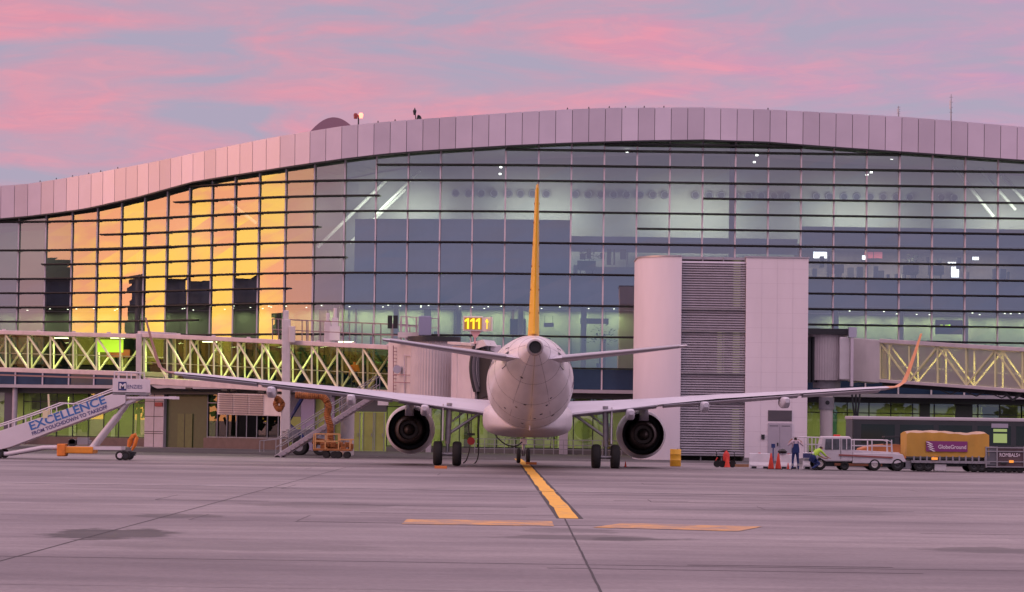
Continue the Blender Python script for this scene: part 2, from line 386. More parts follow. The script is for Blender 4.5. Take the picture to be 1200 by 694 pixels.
mk = MB(); strip(mk, a0, a1, .42, .009, .012, 30); strip(mk, (a0[0], a0[1]), (a0[0]-.35, a0[1]+22), .40, .014)
tag(mk.build('guide_line', worn('line_yellow', (.74, .40, .03), .33, .45, 1.8)), 'yellow lead-in line under the aircraft', 'marking', kind='structure')
mk = MB(); strip(mk, gp(474, 611.5), gp(648, 614), 2.7, .009); strip(mk, gp(712, 616), gp(880, 620.2), 2.7, .009)
tag(mk.build('stop_line', M_lineworn), 'worn yellow bars across the apron', 'marking', kind='structure')
mk = MB(); strip(mk, gp(-60, 565), gp(1260, 586), .35, .009, .04, 60)
tag(mk.build('boundary_line', mat('faint_white', (.36, .34, .36), .7, 0, .3, 1)), 'faint white line across the apron', 'marking', kind='structure')

# ------------------------------------------------------------ terminal plan
P = 2.265
plan = [Vector((W(1322.6, 480, 179).x, 179.0))]
while PX((plan[-1].x, 179, 5))[0] > 631: plan.append(Vector((plan[-1].x-P, 179.0)))
for a in (3, 5, 7, 8, 10, 13, 17, 24, 30, 35, 38, 38, 38, 36, 34, 30, 26, 22, 17, 14, 10, 8, 6, 5):
    t = R(a); plan.append(plan[-1]+Vector((-P*math.cos(t), P*math.sin(t))))
plan.reverse()
NB = len(plan)
ppx = [PX((p.x, p.y, 8))[0] for p in plan]
if __name__ == '__main__': print('mullion px', [round(x) for x in ppx])
def normal(i):
    a, b = plan[max(i-1, 0)], plan[min(i+1, NB-1)]; d = (b-a).normalized(); return Vector((d.y, -d.x))
nrm = [normal(i) for i in range(NB)]
def at(u, off=0.0):
    """plan point at fractional mullion index u, pushed outwards by off"""
    u = max(0, min(NB-1.0001, u)); i = int(u); f = u-i
    p = plan[i].lerp(plan[i+1], f); n = nrm[i].lerp(nrm[i+1], f).normalized(); return p+n*off
def u_of(px):
    for i in range(NB-1):
        if ppx[i] <= px <= ppx[i+1]: return i+(px-ppx[i])/(ppx[i+1]-ppx[i])
    return 0 if px < ppx[0] else NB-1.001
def interp(tab, x):
    if x <= tab[0][0]: return tab[0][1]+(x-tab[0][0])*(tab[1][1]-tab[0][1])/(tab[1][0]-tab[0][0])
    for (a, b), (c, d) in zip(tab, tab[1:]):
        if x <= c: 
            f = (x-a)/(c-a); return b+(d-b)*f
    (a, b), (c, d) = tab[-2:]; return d+(x-c)*(d-b)/(c-a)
BOT = [(0, 256), (30, 253.5), (60, 250), (100, 244.5), (160, 231), (225, 213), (260, 207), (305, 200), (350, 193), (400, 186), (450, 180), (500, 176), (600, 170), (670, 167), (750, 164.5), (825, 163.5), (900, 166), (950, 170), (1050, 177), (1130, 182.5), (1200, 187.5)]
TOP = [(0, 218), (30, 216), (60, 211.5), (100, 205), (170, 192), (250, 175), (320, 161), (400, 148), (450, 143), (500, 139), (600, 132), (660, 128.5), (715, 126.5), (825, 126), (900, 128.5), (950, 131), (1050, 136.5), (1120, 142), (1200, 149)]
OFF = .9
def roofz(u, tab):
    p = at(u, OFF); px = PX((p.x, p.y, 20))[0]
    return W(px, interp(tab, px), p.y).z
TZ0, TZ1 = 4.35, 5.94
H = 1.072
T = thing('airport_terminal', 'long glass terminal with a wavy pale metal roof edge behind the aircraft', 'terminal', (0, 182, 0))
def P3(u, off, z): p = at(u, off); return Vector((p.x, p.y, z))
# fascia panels
for i in range((NB-1)*2):
    u0, u1 = i/2+.008, i/2+.492
    a0_, a1_ = P3(u0, OFF, roofz(u0, BOT)), P3(u1, OFF, roofz(u1, BOT))
    b0_, b1_ = P3(u0, OFF+.05, roofz(u0, TOP)), P3(u1, OFF+.05, roofz(u1, TOP))
    d = Vector((nrm[i//2].x, nrm[i//2].y, 0))*-.06
    MB().add([a0_, a1_, b1_, b0_, a0_+d, a1_+d, b1_+d, b0_+d], [(0, 1, 2, 3), (7, 6, 5, 4), (0, 4, 5, 1), (3, 2, 6, 7), (0, 3, 7, 4), (1, 5, 6, 2)]).build('fascia_panel', M_fascia, T, True)
m = MB(); m2 = MB(); m3 = MB()
S = [k/2 for k in range((NB-1)*2)]+[NB-1.001]
rows = [(P3(u, OFF-.08, roofz(u, BOT)+.03), P3(u, OFF-.08, roofz(u, TOP)-.05), P3(u, -.3, roofz(u, BOT)-.05), P3(u, -26, roofz(u, TOP)+.6), P3(u, -26, roofz(u, BOT))) for u in S]
for r0, r1 in zip(rows, rows[1:]):
    m.add([r0[0], r1[0], r1[1], r0[1]], [(0, 1, 2, 3)])           # backing of the joints
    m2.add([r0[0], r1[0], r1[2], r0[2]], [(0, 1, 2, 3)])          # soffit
    m3.add([r0[1], r1[1], r1[3], r0[3]], [(0, 1, 2, 3)])
    m3.add([r0[2], r1[2], r1[4], r0[4]], [(0, 1, 2, 3)])
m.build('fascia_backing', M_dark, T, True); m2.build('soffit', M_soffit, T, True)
m3.build('roof', mat('roof_sheet', (.30, .31, .28), .7), T, True)
# gutter edge, dark line under the fascia
m = MB()
for r0, r1 in zip(rows, rows[1:]): m.beam(r0[0]-Vector((0, 0, .06)), r1[0]-Vector((0, 0, .06)), .16, .14)
m.build('roof_edge', M_dark, T, True)
# glass bays: panes, one bay per part
zl = [TZ1]+[8.1+H*k for k in range(0, 14)]
for i in range(NB-1):
    m = MB()
    top0, top1 = roofz(i, BOT)-.05, roofz(i+1, BOT)-.05
    jb = random.uniform(-.016, .016)
    for za, zb in zip(zl, zl[1:]):
        if za > max(top0, top1): break
        j0, j1 = [random.uniform(-.003, .003) for _ in range(2)], [random.uniform(-.003, .003) for _ in range(2)]
        ta, tb = (zb, zb) if zb < min(top0, top1) else (max(za+.01, min(zb, top0)), max(za+.01, min(zb, top1)))
        vs = [P3(i, j0[0]+jb, za), P3(i+.9999, j0[1]-jb, za), P3(i+.9999, j1[1]-jb, tb), P3(i, j1[0]+jb, ta)]
        m.add(vs, [(0, 1, 2, 3)])
    m.build('window_bay', M_glass, T, True, recalc=False)
    m = MB()
    m.beam(P3(i+.5, -.02, TZ0+.12), P3(i+.5, -.02, TZ1-.1), 2.2, .05, up=(0, 1, 0)) if False else None
    m.add([P3(i+.02, .01, TZ0+.15), P3(i+.98, .01, TZ0+.15), P3(i+.98, .01, TZ1-.06), P3(i+.02, .01, TZ1-.06)], [(0, 1, 2, 3)])
    m.build('spandrel_panel', M_span, T, True)
for i in range(NB):
    m = MB(); m.beam(P3(i, .07, TZ0), P3(i, .07, roofz(i, BOT)), .10, .16)
    m.build('mullion', M_mull, T, True)
# sunshade fins: level k -> z
def fin(z, pxa, pxb, w=.34, h=.14):
    u0, u1 = u_of(pxa), u_of(pxb); us = [u0]+[k for k in range(int(u0)+1, int(math.ceil(u1)))]+[u1]
    ok = [u for u in us if z < roofz(u, BOT)-.1]
    if len(ok) < 2: return
    m = MB(); pts = [[P3(u, o, z+dz) for o, dz in ((.16, -h/2), (.16+w, -h*.15), (.16+w, h*.35), (.16, h/2))] for u in ok]
    m.loft(pts); m.build('sunshade_fin', M_fin, T, True)
    m = MB()
    for u in ok:
        if abs(u-round(u)) < .01: m.beam(P3(u, .1, z-.04), P3(u, .5, z-.04), .06, .10)
    if m.v: m.build('fin_bracket', M_dark, T, True)
for k in range(0, 13, 2): fin(8.1+H*k, -200, 1400, .34 if k > 1 else .25)
for k, a, b in ((1, -200, 235), (1, 940, 1400), (3, -200, 338), (3, 938, 1400), (5, 50, 404), (5, 938, 1400), (7, 118, 372), (7, 745, 1400), (9, 205, 443), (9, 822, 1400), (11, 440, 1400)):
    fin(8.1+H*k, a, b)
fin(8.1+H*12.4, 668, 980, .5, .22); fin(8.1+H*6, 148-60, 200, .5, .2)
fin(TZ1, -200, 1400, .1, .10)
# ledge above the ground floor
m = MB(); us = [k for k in range(NB-1)]+[NB-1.001]
m.loft([[P3(u, o, z) for o, z in ((-.4, TZ0-.12), (.55, TZ0-.12), (.55, TZ0+.12), (-.4, TZ0+.12))] for u in us])
m.build('ledge', mat('ledge_paint', (.40, .37, .42), .5, 0, .1, 1), T, True)
# floor slabs
def band(mb, z0, z1, o0, o1, ua=0, ub=NB-1.001):
    us = [ua]+[k for k in range(int(ua)+1, int(math.ceil(ub)))]+[ub]
    mb.loft([[P3(u, o, z) for o, z in ((o0, z0), (o1, z0), (o1, z1), (o0, z1))] for u in us])
for z0, z1, dp in ((TZ0-.5, TZ1-.12, 8), (10.25, 10.42, 7), (12.25, 12.45, 7), (14.62, 14.8, 7), (16.35, 16.45, 7)):
    if z0 == 10.25 or z0 < 5 or z0 == 12.25:
        m = MB(); band(m, z0, z1, -dp, -.25); m.build('floor_slab', M_slab, T, True)
m = MB(); band(m, 14.66, 14.74, -7, -.25, u_of(745)); m.build('floor_slab', M_slab, T, True)
# blue partitions close behind the glass
def part_wall(z0, z1, off, pxa, pxb, mt, name='partition'):
    m = MB(); band(m, z0, z1, -off-.08, -off, u_of(pxa), u_of(pxb)); return m.build(name, mt, T, True)
part_wall(10.43, 12.24, .7, -200, 1400, M_blind)
part_wall(12.46, 16.2, .75, 410, 668, M_blind)
part_wall(14.76, 16.0, .75, 940, 1400, M_blind)
part_wall(14.2, 15.3, 3.5, 668, 940, M_blind)
part_wall(12.46, 13.1, 2.5, 690, 940, mat('desk_grey', (.12, .13, .15), .6))
# rear walls of the halls
part_wall(TZ1-.1, 10.24, 6.9, -200, 1400, M_room, 'interior_wall')
m = MB(); us = list(range(NB-1))+[NB-1.001]
m.loft([[P3(u, o, z) for o, z in ((-7.58, 12.46), (-7.5, 12.46), (-7.5, roofz(u, BOT)-.2), (-7.58, roofz(u, BOT)-.2))] for u in us]); m.build('interior_wall', M_hall, T, True)
part_wall(12.46, 14.6, 5.5, 940, 1400, mat('lounge_wall', (.20, .17, .16), .8, 0, .4, .6), 'interior_wall')
part_wall(0, TZ0-.5, 6.0, -200, 1400, M_lime, 'interior_wall')
rg = random.Random(11)
for px in list(range(345, 735, 13))+list(range(950, 1200, 14))+list(range(20, 340, 24)):
    if rg.random() < .55:
        w_ = rg.choice((3, 5, 9, 14)); zt2 = rg.choice((8.2, 8.2, 8.6, 10.2)); c_ = rg.choice((('door_dark', (.05, .055, .06)), ('panel_olive', (.20, .22, .12)), ('panel_pale', (.62, .64, .50)), ('panel_brown', (.16, .09, .06))))
        m = MB(); band(m, TZ1, zt2, -6.78-rg.random()*.05, -6.72, u_of(px), u_of(px+w_)); m.build('hall_panel' if zt2 > 9 else 'hall_door', mat(c_[0], c_[1], .6), T, True)
for px in list(range(948, 1195, 9))+list(range(672, 742, 8)):
    if rg.random() < .8:
        w_ = rg.choice((2, 3, 5, 7)); zt2 = rg.choice((12.9, 13.2, 13.4, 14.1, 14.4)); zb2 = 12.46 if zt2 < 14 else rg.choice((12.46, 13.3, 13.7)); c_ = rg.choice((('lounge_black', (.012, .014, .02)), ('lounge_black', (.012, .014, .02)), ('lounge_brown', (.14, .10, .09)), ('lounge_pale', (.50, .48, .44)), ('lounge_navy', (.03, .045, .09))))
        o_ = rg.uniform(2.2, 4.4); m = MB(); band(m, zb2, zt2, -o_-.4, -o_, u_of(px), u_of(px+w_)); m.build('lounge_fitting', mat(c_[0], c_[1], .6), T, True)
for px in list(range(300, 740, 77))+[985, 1062, 1139]:
    p = at(u_of(px), -2.6); MB().tube((p.x, p.y, TZ1), (p.x, p.y, 10.25), .2, n=16).build('hall_column', mat('column_cream', (.5, .5, .42), .6), T, True, 40)
for px in list(range(40, 330, 42))+list(range(470, 740, 31))+list(range(950, 1190, 37)):
    w_ = rg.choice((4, 7, 12)); c_ = rg.choice((('door_dark', (.05, .055, .06)), ('panel_olive', (.20, .22, .12)), ('panel_pale', (.62, .64, .50)), ('poster_teal', (.05, .16, .17))))
    m = MB(); band(m, .1, rg.choice((2.2, 2.2, 3.4)), -5.9, -5.82-rg.random()*.05, u_of(px), u_of(px+w_)); m.build('room_panel', mat(c_[0], c_[1], .6), T, True)
# portholes in the hall wall
ph = [534, 549, 564, 579, 596, 610, 624, 640, 674, 689, 704, 719, 734, 750, 765, 779, 815, 831, 845, 862, 877, 892, 907, 922, 957, 972, 989, 1004, 1020, 1035, 1050, 1066, 1103, 1118]
M_port = mat('porthole_dark', (.008, .012, .03), .4); M_ring = mat('porthole_ring', (.16, .17, .20), .5)
proto = None
for px in ph:
    y = 179+7.2; p = W(px, 226.5+(px-560)*.0095, y)
    m = MB(); m.m = 0; m.tube(p, p+Vector((0, .1, 0)), .22, n=20); m.m = 1
    m.lathe([(-.06, .22), (-.08, .26), (0, .30), (.1, .30)], p, (0, 1, 0), 20)
    m.build('porthole', [M_port, M_ring], T, True, 40)
# leaning roof struts seen through the glass
M_strut = mat('roof_strut', (.80, .82, .74), .5)
for a, b, r in (((372, 290), (452, 212), .13), ((410, 285), (475, 222), .11), ((440, 252), (492, 200), .10), ((1118, 196), (1164, 254), .13), ((1140, 188), (1190, 246), .11), ((1174, 206), (1215, 250), .13), ((262, 232), (300, 262), .14)):
    dpt = 6.2; Y = at(u_of(a[0]), -dpt).y
    MB().tube(W(*a, Y), W(*b, Y+.5), r, n=10).build('roof_strut', M_strut, T, True, 40)
for px, py in ((585, 179), (587, 196), (586, 204), (887, 182), (884, 190), (1045, 186), (1016, 205), (1021, 202), (735, 178)):
    p = W(px, py, at(u_of(px), -4).y); MB().cbox(p, .16, .16, .1).build('downlight', mat('hall_lamp', (1, 1, 1), .5, emit=(1, .98, .9), es=5), T, True)
# big interior columns
M_col = mat('purple_column', (.16, .12, .22), .5)
p = at(u_of(858), -.9); MB().tube((p.x, p.y, 12.46), (p.x, p.y, 23), .24, n=20).build('column', M_col, T, True, 40)
p = at(u_of(158), -.25); MB().tube((p.x, p.y, 6), (p.x, p.y, 14.8), .20, n=20).build('column', mat('pink_column', (.55, .45, .50), .5), T, True, 40)
# light fittings and lamps of the interior
def lights():
    for i in range(2, NB-1):
        px = ppx[i]
        if 735 < px < 940: continue
        p = at(i+.5, -5.9); area('ceiling_light', (p.x, p.y, 10.15), .9, .5, 30 if px > 300 else 12, (.92, 1, .55))
        m = MB()
        for q in range(random.choice((1, 2, 3, 3))):
            s = at(i+random.uniform(.1, .9), -random.uniform(1, 5.5)); m.cbox((s.x, s.y, 10.2), .10, .10, .03)
        m.build('downlight', M_down, T, True)
    for i in range(3, NB-1, 2):
        p = at(i, -3.2); px = ppx[i]
        area('ceiling_light', (p.x, p.y, 3.75), 3.4, .5, 70 if px < 700 or px > 940 else 30, (1, .98, .45))
    for i in range(4, NB-2, 5):
        p = at(i, -4.5); area('ceiling_light', (p.x, p.y, min(17.5, roofz(i, BOT)-1)), 6, 2.5, 260 if ppx[i] > 380 else 30, (1, 1, .84), rot=(R(50), 0, 0))
    for px in (965, 1010, 1060, 1120, 1170):
        p = at(u_of(px), -3.4); area('ceiling_light', (p.x, p.y, 14.5), 1.8, .8, 70, (1, .85, .65))
M_down = mat('downlight_lens', (1, 1, .9), .5, emit=(1, 1, .75), es=4)
lights()
# ------------------------------------------------------------ ground floor
GO = -.8
def gf(name, mt, pxa, pxb, z0, z1, off=GO, th=.12, **k):
    ua, ub = u_of(pxa), u_of(pxb); m = MB(); band(m, z0, z1, off-th, off, ua, ub); return m.build(name, mt, T, True, **k)
def glazed(pxa, pxb, z0, z1, n, mt=None, fm=None, off=GO):
    """glazed bay run with its own frame"""
    ua, ub = u_of(pxa), u_of(pxb); m = MB()
    us = [ua+(ub-ua)*k/n for k in range(n+1)]
    for a, b in zip(us, us[1:]):
        m.add([P3(a, off-.05, z0), P3(b, off-.05, z0), P3(b, off-.05, z1), P3(a, off-.05, z1)], [(0, 1, 2, 3)])
    w = m.build('ground_window', mt or M_gfglass, T, True, recalc=False)
    f = MB()
    for u in us: f.beam(P3(u, off, z0), P3(u, off, z1), .07, .12)
    for z in (z0+.05, z1-.05, z0+(z1-z0)*.72):
        for a, b in zip(us, us[1:]): f.beam(P3(a, off, z), P3(b, off, z), .07, .07)
    f.build('window_frame', fm or M_dark, w, True)
M_tile = mat('tile_wall', (.42, .38, .44), .5, 0, .1, 2)
M_green = mat('green_metal', (.055, .075, .03), .5, 0, .2, 3)
M_gdoor = mat('green_door', (.085, .11, .035), .5, 0, .2, 3)
M_low = mat('low_wall', (.16, .11, .10), .8, 0, .2, 2)
M_limep = mat('lime_panel', (.34, .37, .10), .5, 0, .15, 1.5)
zt = TZ0-.13
glazed(-200, 12, .4, zt, 6); gf('pillar', mat('dark_pillar', (.10, .085, .12), .6), 5, 15, 0, zt, off=-.3, th=.5)
glazed(24, 166, .6, zt, 8); gf('base_wall', M_low, -200, 166, 0, .6, off=-.7, th=.2)
p = at(u_of(20), .1); MB().tube((p.x, p.y, 0), (p.x, p.y, zt), .2, n=18).build('pillar', M_tile, T, True, 40)
o = gf('tiled_wall', M_tile, 166, 188, 0, zt, off=-.5, th=.6)
m = MB()
for z in (.95, 1.1, 2.2, 3.3): band(m, z, z+.04, -.5, -.485, u_of(166.2), u_of(187.8))
band(m, 0, zt, -.5, -.485, u_of(176.7), u_of(177.1)); m.build('tile_joint', M_dark, o, True)
m = MB(); band(m, 2.95, 3.25, -.48, -.44, u_of(178), u_of(187)); m.build('wall_sign', mat('dull_red', (.25, .02, .03), .5), o, True)
gf('green_wall', M_green, 188, 236, 0, zt, th=.2)
o = gf('service_door', M_gdoor, 202, 219, 0, 2.45, off=-.72, th=.06)
m = MB(); band(m, 0, 2.45, -.725, -.70, u_of(210), u_of(210.5)); m.build('door_seam', M_dark, o, True)
gf('low_wall', M_low, 234, 334, 0, .75, off=-.6, th=.3)
glazed(236, 334, .75, zt, 8, glass('dark_glass', (.12, .17, .13), .06), M_grey)
gf('back_panel', mat('deep_green', (.02, .035, .02), .7), 236, 334, .75, zt, off=-1.6)
gf('lime_wall', M_limep, 334, 398, 0, zt, th=.2)
for a, b in ((350, 366), (384, 390)): gf('wall_panel', mat('violet_panel', (.30, .25, .38), .6), a, b, 0, zt, off=-.55, th=.2)
gf('door_header', mat('header_grey', (.10, .10, .11), .6), 396, 452, 2.75, zt, off=-.6, th=.3)
for a, b in ((398, 409), (410, 421), (424, 437), (438, 450)):
    o = gf('lime_door', M_limep, a, b, .05, 2.7, off=-.65, th=.08)
    m = MB(); band(m, .05, 2.7, -.64, -.6, u_of(a), u_of(a+.9)); band(m, .05, 2.7, -.64, -.6, u_of(b-.9), u_of(b)); m.build('door_frame', M_grey, o, True)
    m = MB(); q = P3(u_of(b-2.2), -.55, 1.15); m.beam(q-Vector((0, 0, .12)), q+Vector((0, 0, .12)), .05); m.build('door_handle', M_steel, o, True)
p = P3(u_of(405), -.60, 1.75)
o = MB().cbox(p, .55, .04, .55).build('no_entry_sign', mat('sign_white', (.7, .7, .7), .5), T, True)
m = MB()
for s in (-1, 1): m.beam(p+Vector((-.2, -.03, -.2*s)), p+Vector((.2, -.03, .2*s)), .02, .06, up=(0, 0, 1))
m.build('red_cross', M_red, o, True)
glazed(452, 560, .35, zt, 5); glazed(560, 742, .35, zt, 8)
gf('base_wall', mat('parapet', (.13, .12, .12), .7), 452, 742, 0, .35, off=-.7, th=.2)
for a, b in ((657, 667), (500, 506)): gf('pillar', M_tile, a, b, 0, zt, off=-.3, th=.45)
glazed(944, 1200, .4, zt, 10); glazed(1200, 1330, .4, zt, 5)
gf('base_wall', M_low, 944, 1330, 0, .4, off=-.7, th=.2)
for a, b in ((1080, 1092), (1122, 1142)): gf('wall_panel', mat('dark_panel', (.05, .05, .055), .6), a, b, 0, zt, off=-.6, th=.3)
# ground-floor panels with the brightness of lit rooms put into their colour
gf('bright_panel', mat('lit_wall', (.62, .66, .30), .6), 1158, 1200, 2.6, 3.7, off=-2.2)
for a, b in ((22, 40), (43, 62), (85, 104)): gf('bright_panel', MATS['lit_wall'], a, b, 2.6, 3.6, off=-2.4)
for k in range(0, 40, 1):
    px = 22+k*4 if k < 36 else 0
# guard rail in front of the glass, centre
m = MB()
for k in range(0, 17):
    q = P3(u_of(560+k*11.3), .9, 0); m.beam(q, q+Vector((0, 0, 1.0)), .05)
for z in (.35, .65, 1.0): m.beam(P3(u_of(560), .9, z), P3(u_of(741), .9, z), .05)
tag(m.build('guard_rail', M_grey), 'low grey metal railing before the glass behind the nose wheel', 'railing')
# ------------------------------------------------------------ stair tower
TY = 158.0
def wx(px, Y=TY, py=480): return W(px, py, Y).x
x0, x1, xa, xb = wx(747), wx(946), wx(796), wx(873)
ztop = W(845, 301.5, TY).z
TW = thing('stair_tower', 'pinkish white windowless tower with a rounded corner and grey louvred middle', 'tower', ((x0+x1)/2, TY+5, 0))
r = 2.6
poly = [(xa, TY, 0), (x0+r, TY, 0)]
for k in range(1, 17):
    a = R(270-k*90/16); poly.append((x0+r+r*math.cos(a), TY+r+r*math.sin(a), 0))
poly += [(x0, 164, 0), (xa, 164, 0)]
MB().prism(poly, (0, 0, ztop)).build('rounded_wall', M_render, TW, True, 30)
MB().box(xa+.3, xb, 163.9, 176.8, 0, ztop-.3).build('link_wall', M_render, TW, True)
MB().box(xb, x1, TY, 176.8, 0, ztop).build('plain_wall', M_render, TW, True)
m = MB()
for z in [.9*k for k in range(1, 14)]: m.box(xb+.01, x1-.01, TY-.004, TY, z, z+.012)
for k in range(1, 4): m.box(xb+(x1-xb)*k/4, xb+(x1-xb)*k/4+.012, TY-.007, TY-.004, .25, ztop)
m.build('render_joint', mat('joint_soft', (.58, .52, .57), .8), TW, True)
m = MB(); m.prism([(p[0], p[1], ztop) for p in [(xa, TY-.06, 0)]+[((v[0]-x0-r)*1.02+x0+r, (v[1]-TY-r)*1.02+TY+r, 0) for v in poly[1:-2]]+[(x0-.05, 164, 0), (xa, 164, 0)]], (0, 0, .08))
m.box(xb-.05, x1+.06, TY-.06, 176.8, ztop, ztop+.08)
m.build('coping', mat('coping_metal', (.40, .37, .41), .4, .5), TW, True)
m = MB(); m.box(xa-.01, xb+.01, TY+2.6, TY+2.7, 0, ztop-.1); m.build('back_wall', mat('tower_back', (.20, .19, .20), .8, 0, .2, .4), TW, True)
m = MB(); m.box(xa, xb, TY+.3, 164, ztop-.14, ztop+.02); m.build('roof', MATS['coping_metal'], TW, True)
m = MB()
zz = .35; k = 0
zlv = [(W(830, a, TY).z, W(830, b, TY).z) for a, b in ((362, 304), (388, 363), (437, 391), (470, 440), (533, 473))]
while zz < ztop-.2:
    M_ = Matrix.Translation(((xa+xb)/2, TY+.16, zz)) @ Matrix.Rotation(R(48), 4, 'X')
    m.cbox((0, 0, 0), xb-xa-.06, .16, .022, M_); zz += .15
m.build('louvre', M_alu, TW, True)
m = MB()
for f in (0, .335, .66, 1): 
    x = xa+.05+(xb-xa-.1)*f; m.box(x-.035, x+.035, TY+.22, TY+.30, 0, ztop)
for a, b in zlv: m.box(xa, xb, TY+.02, TY+.10, a-.06, a+.03)
m.build('louvre_frame', M_grey, TW, True)
m = MB()
for f, za, zb in ((.86, 4.2, 8.2), (.62, 4.4, 8.0), (.86, .7, 3.2), (.86, 9.4, 12.2)):
    x = xa+(xb-xa)*f; m.box(x, x+.42, TY+2.45, TY+2.55, za, zb)
m.build('lit_window', mat('dim_lit_window', (.6, .6, .4), .6, emit=(.95, .9, .5), es=.22), TW, True)
m = MB(); m.box(xa, xb, TY+.35, TY+.4, W(830, 388, TY).z, W(830, 363, TY).z)
m.box(xa, xb, TY+.35, TY+.4, W(830, 470, TY).z, W(830, 438, TY).z); m.build('floor_panel', mat('floor_panel', (.30, .27, .30), .6), TW, True)
# base, door, vent, intercom
MB().box(xb-.03, x1+.03, TY-.05, TY, 0, .22).build('plinth', mat('plinth', (.25, .23, .25), .8), TW, True)
dx0, dx1 = wx(900), wx(928)
for a, b in ((dx0, (dx0+dx1)/2-.01), ((dx0+dx1)/2+.01, dx1)):
    o = MB().box(a, b, TY-.06, TY-.02, .05, W(914, 496, TY).z).build('door', mat('tower_door', (.40, .37, .44), .5, 0, .06, 2), TW, True, bev=.01)
    MB().box(a+.1, b-.1, TY-.075, TY-.06, 2.15, 2.18).build('door_closer', M_dark, o, True)
MB().box((dx0+dx1)/2-.16, (dx0+dx1)/2-.10, TY-.12, TY-.06, .95, 1.15).build('door_handle', M_dark, o, True)
m = MB(); vz0, vz1 = W(914, 493.5, TY).z, W(914, 481, TY).z
m.box(dx0, dx1, TY-.03, TY-.01, vz0, vz1)
zz = vz0+.05
while zz < vz1: m.box(dx0+.03, dx1-.03, TY-.06, TY-.03, zz, zz+.03); zz += .07
m.build('air_vent', mat('vent_grey', (.13, .12, .14), .6), TW, True)
p = W(894, 512, TY); MB().cbox((p.x, TY-.06, p.z), .2, .1, .28).build('intercom', M_dark, TW, True, bev=.01)

# ------------------------------------------------------------ airliner
M_ac = mat('aircraft_white', (.82, .79, .81), .34, 0, .13, 1.1, stretch=(1, .25, 1), coat=.2)
M_acg = mat('aircraft_grey', (.54, .53, .60), .38, 0, .12, 1.0, stretch=(.5, 1, 1))
M_fair = mat('fairing_paint', (.70, .67, .70), .34, 0, .12, .9)
M_tail = mat('tail_yellow', (.84, .47, .02), .38, 0, .10, .9)
M_winglet = mat('winglet_orange', (.60, .27, .12), .5)
M_ti = mat('exhaust_metal', (.10, .08, .07), .5, .6, .3, 5)
M_hot = mat('hot_section', (.05, .035, .03), .6, .5)
AC = thing('airliner', 'white twin-engine airliner seen from behind with a tall yellow tail fin', 'airliner', (.80, 125, 0), rot=(0, R(.35), R(.38)))
MG = 17.7
FS = [(0, 3.25, 3.15, .05), (.15, 3.5, 2.9, .32), (.5, 3.85, 2.62, .62), (1, 4.25, 2.35, .95), (1.8, 4.85, 2.08, 1.32), (2.8, 5.45, 1.9, 1.62), (4, 5.8, 1.83, 1.85), (5.5, 5.93, 1.8, 1.95),
      (7, 5.94, 1.8, 1.975), (12, 5.94, 1.8, 1.975), (18, 5.94, 1.8, 1.975), (23, 5.94, 1.8, 1.975), (25, 5.94, 1.9, 1.965), (26.5, 5.94, 2.08, 1.93), (28, 5.93, 2.34, 1.85),
      (29.5, 5.91, 2.68, 1.72), (31, 5.88, 3.1, 1.52), (32.5, 5.83, 3.54, 1.27), (34, 5.76, 3.96, 1.0), (35.3, 5.67, 4.32, .76), (36.3, 5.59, 4.6, .56), (37.0, 5.52, 4.80, .42), (37.5, 5.46, 4.88, .345)]
m = MB(); n = 56
rings = []
for s, t, b, w in FS:
    zc, h = (t+b)/2, (t-b)/2
    rings.append([Vector((w*math.cos(2*math.pi*k/n), MG-s, zc+h*math.sin(2*math.pi*k/n))) for k in range(n)])
fus = m.loft(rings).build('fuselage', M_ac, AC, False, 50)
def fz(s):
    for (a, t0, b0, w0), (c, t1, b1, w1) in zip(FS, FS[1:]):
        if a <= s <= c:
            f = (s-a)/(c-a); return t0+(t1-t0)*f, b0+(b1-b0)*f, w0+(w1-w0)*f
def skin(s, ang, off=.004):
    t, b, w = fz(s); return Vector(((w+off)*math.cos(ang), MG-s, (t+b)/2+((t-b)/2+off)*math.sin(ang)))
# skin seams and small outlets on the tail cone
m = MB()
for s in (24.6, 27.4, 30.3, 33.2, 35.8):
    m.path([skin(s, 2*math.pi*k/48, .001) for k in range(49)], .008, 4)
for ang in (R(-90), R(-62), R(-118), R(18), R(162)):
    m.path([skin(s, ang, .001) for s in (24.5, 26, 28, 30, 32, 34, 36, 37.2)], .007, 4)
m.build('skin_seam', mat('seam_grey', (.22, .20, .22), .6), fus)
for s, a, r_ in ((33.8, R(-118), .07), (30.2, R(-100), .06), (29.5, R(-112), .05), (29.8, R(-66), .06), (28.5, R(-75), .07), (30.6, R(-58), .05), (27.2, R(-58), .08), (28.2, R(-128), .05), (26.4, R(-100), .06), (27.8, R(-84), .05)):
    q = skin(s, a, 0); d = (q-Vector((0, q.y, (fz(s)[0]+fz(s)[1])/2))).normalized()
    MB().tube(q-d*.02, q+d*.02, r_, n=14).build('drain_outlet', M_dark, fus, False, 40)
# bold painted dashes and registration smudge on the flank
for s, a in ((26.6, R(-4)), (27.5, R(-12))):
    m = MB()
    m.add([skin(s, a, .006), skin(s+.5, a-.04, .006), skin(s+.5, a+.12, .006), skin(s, a+.16, .006)], [(0, 1, 2, 3)])
    m.build('flank_mark', mat('mark_purple', (.10, .05, .12), .5), fus)
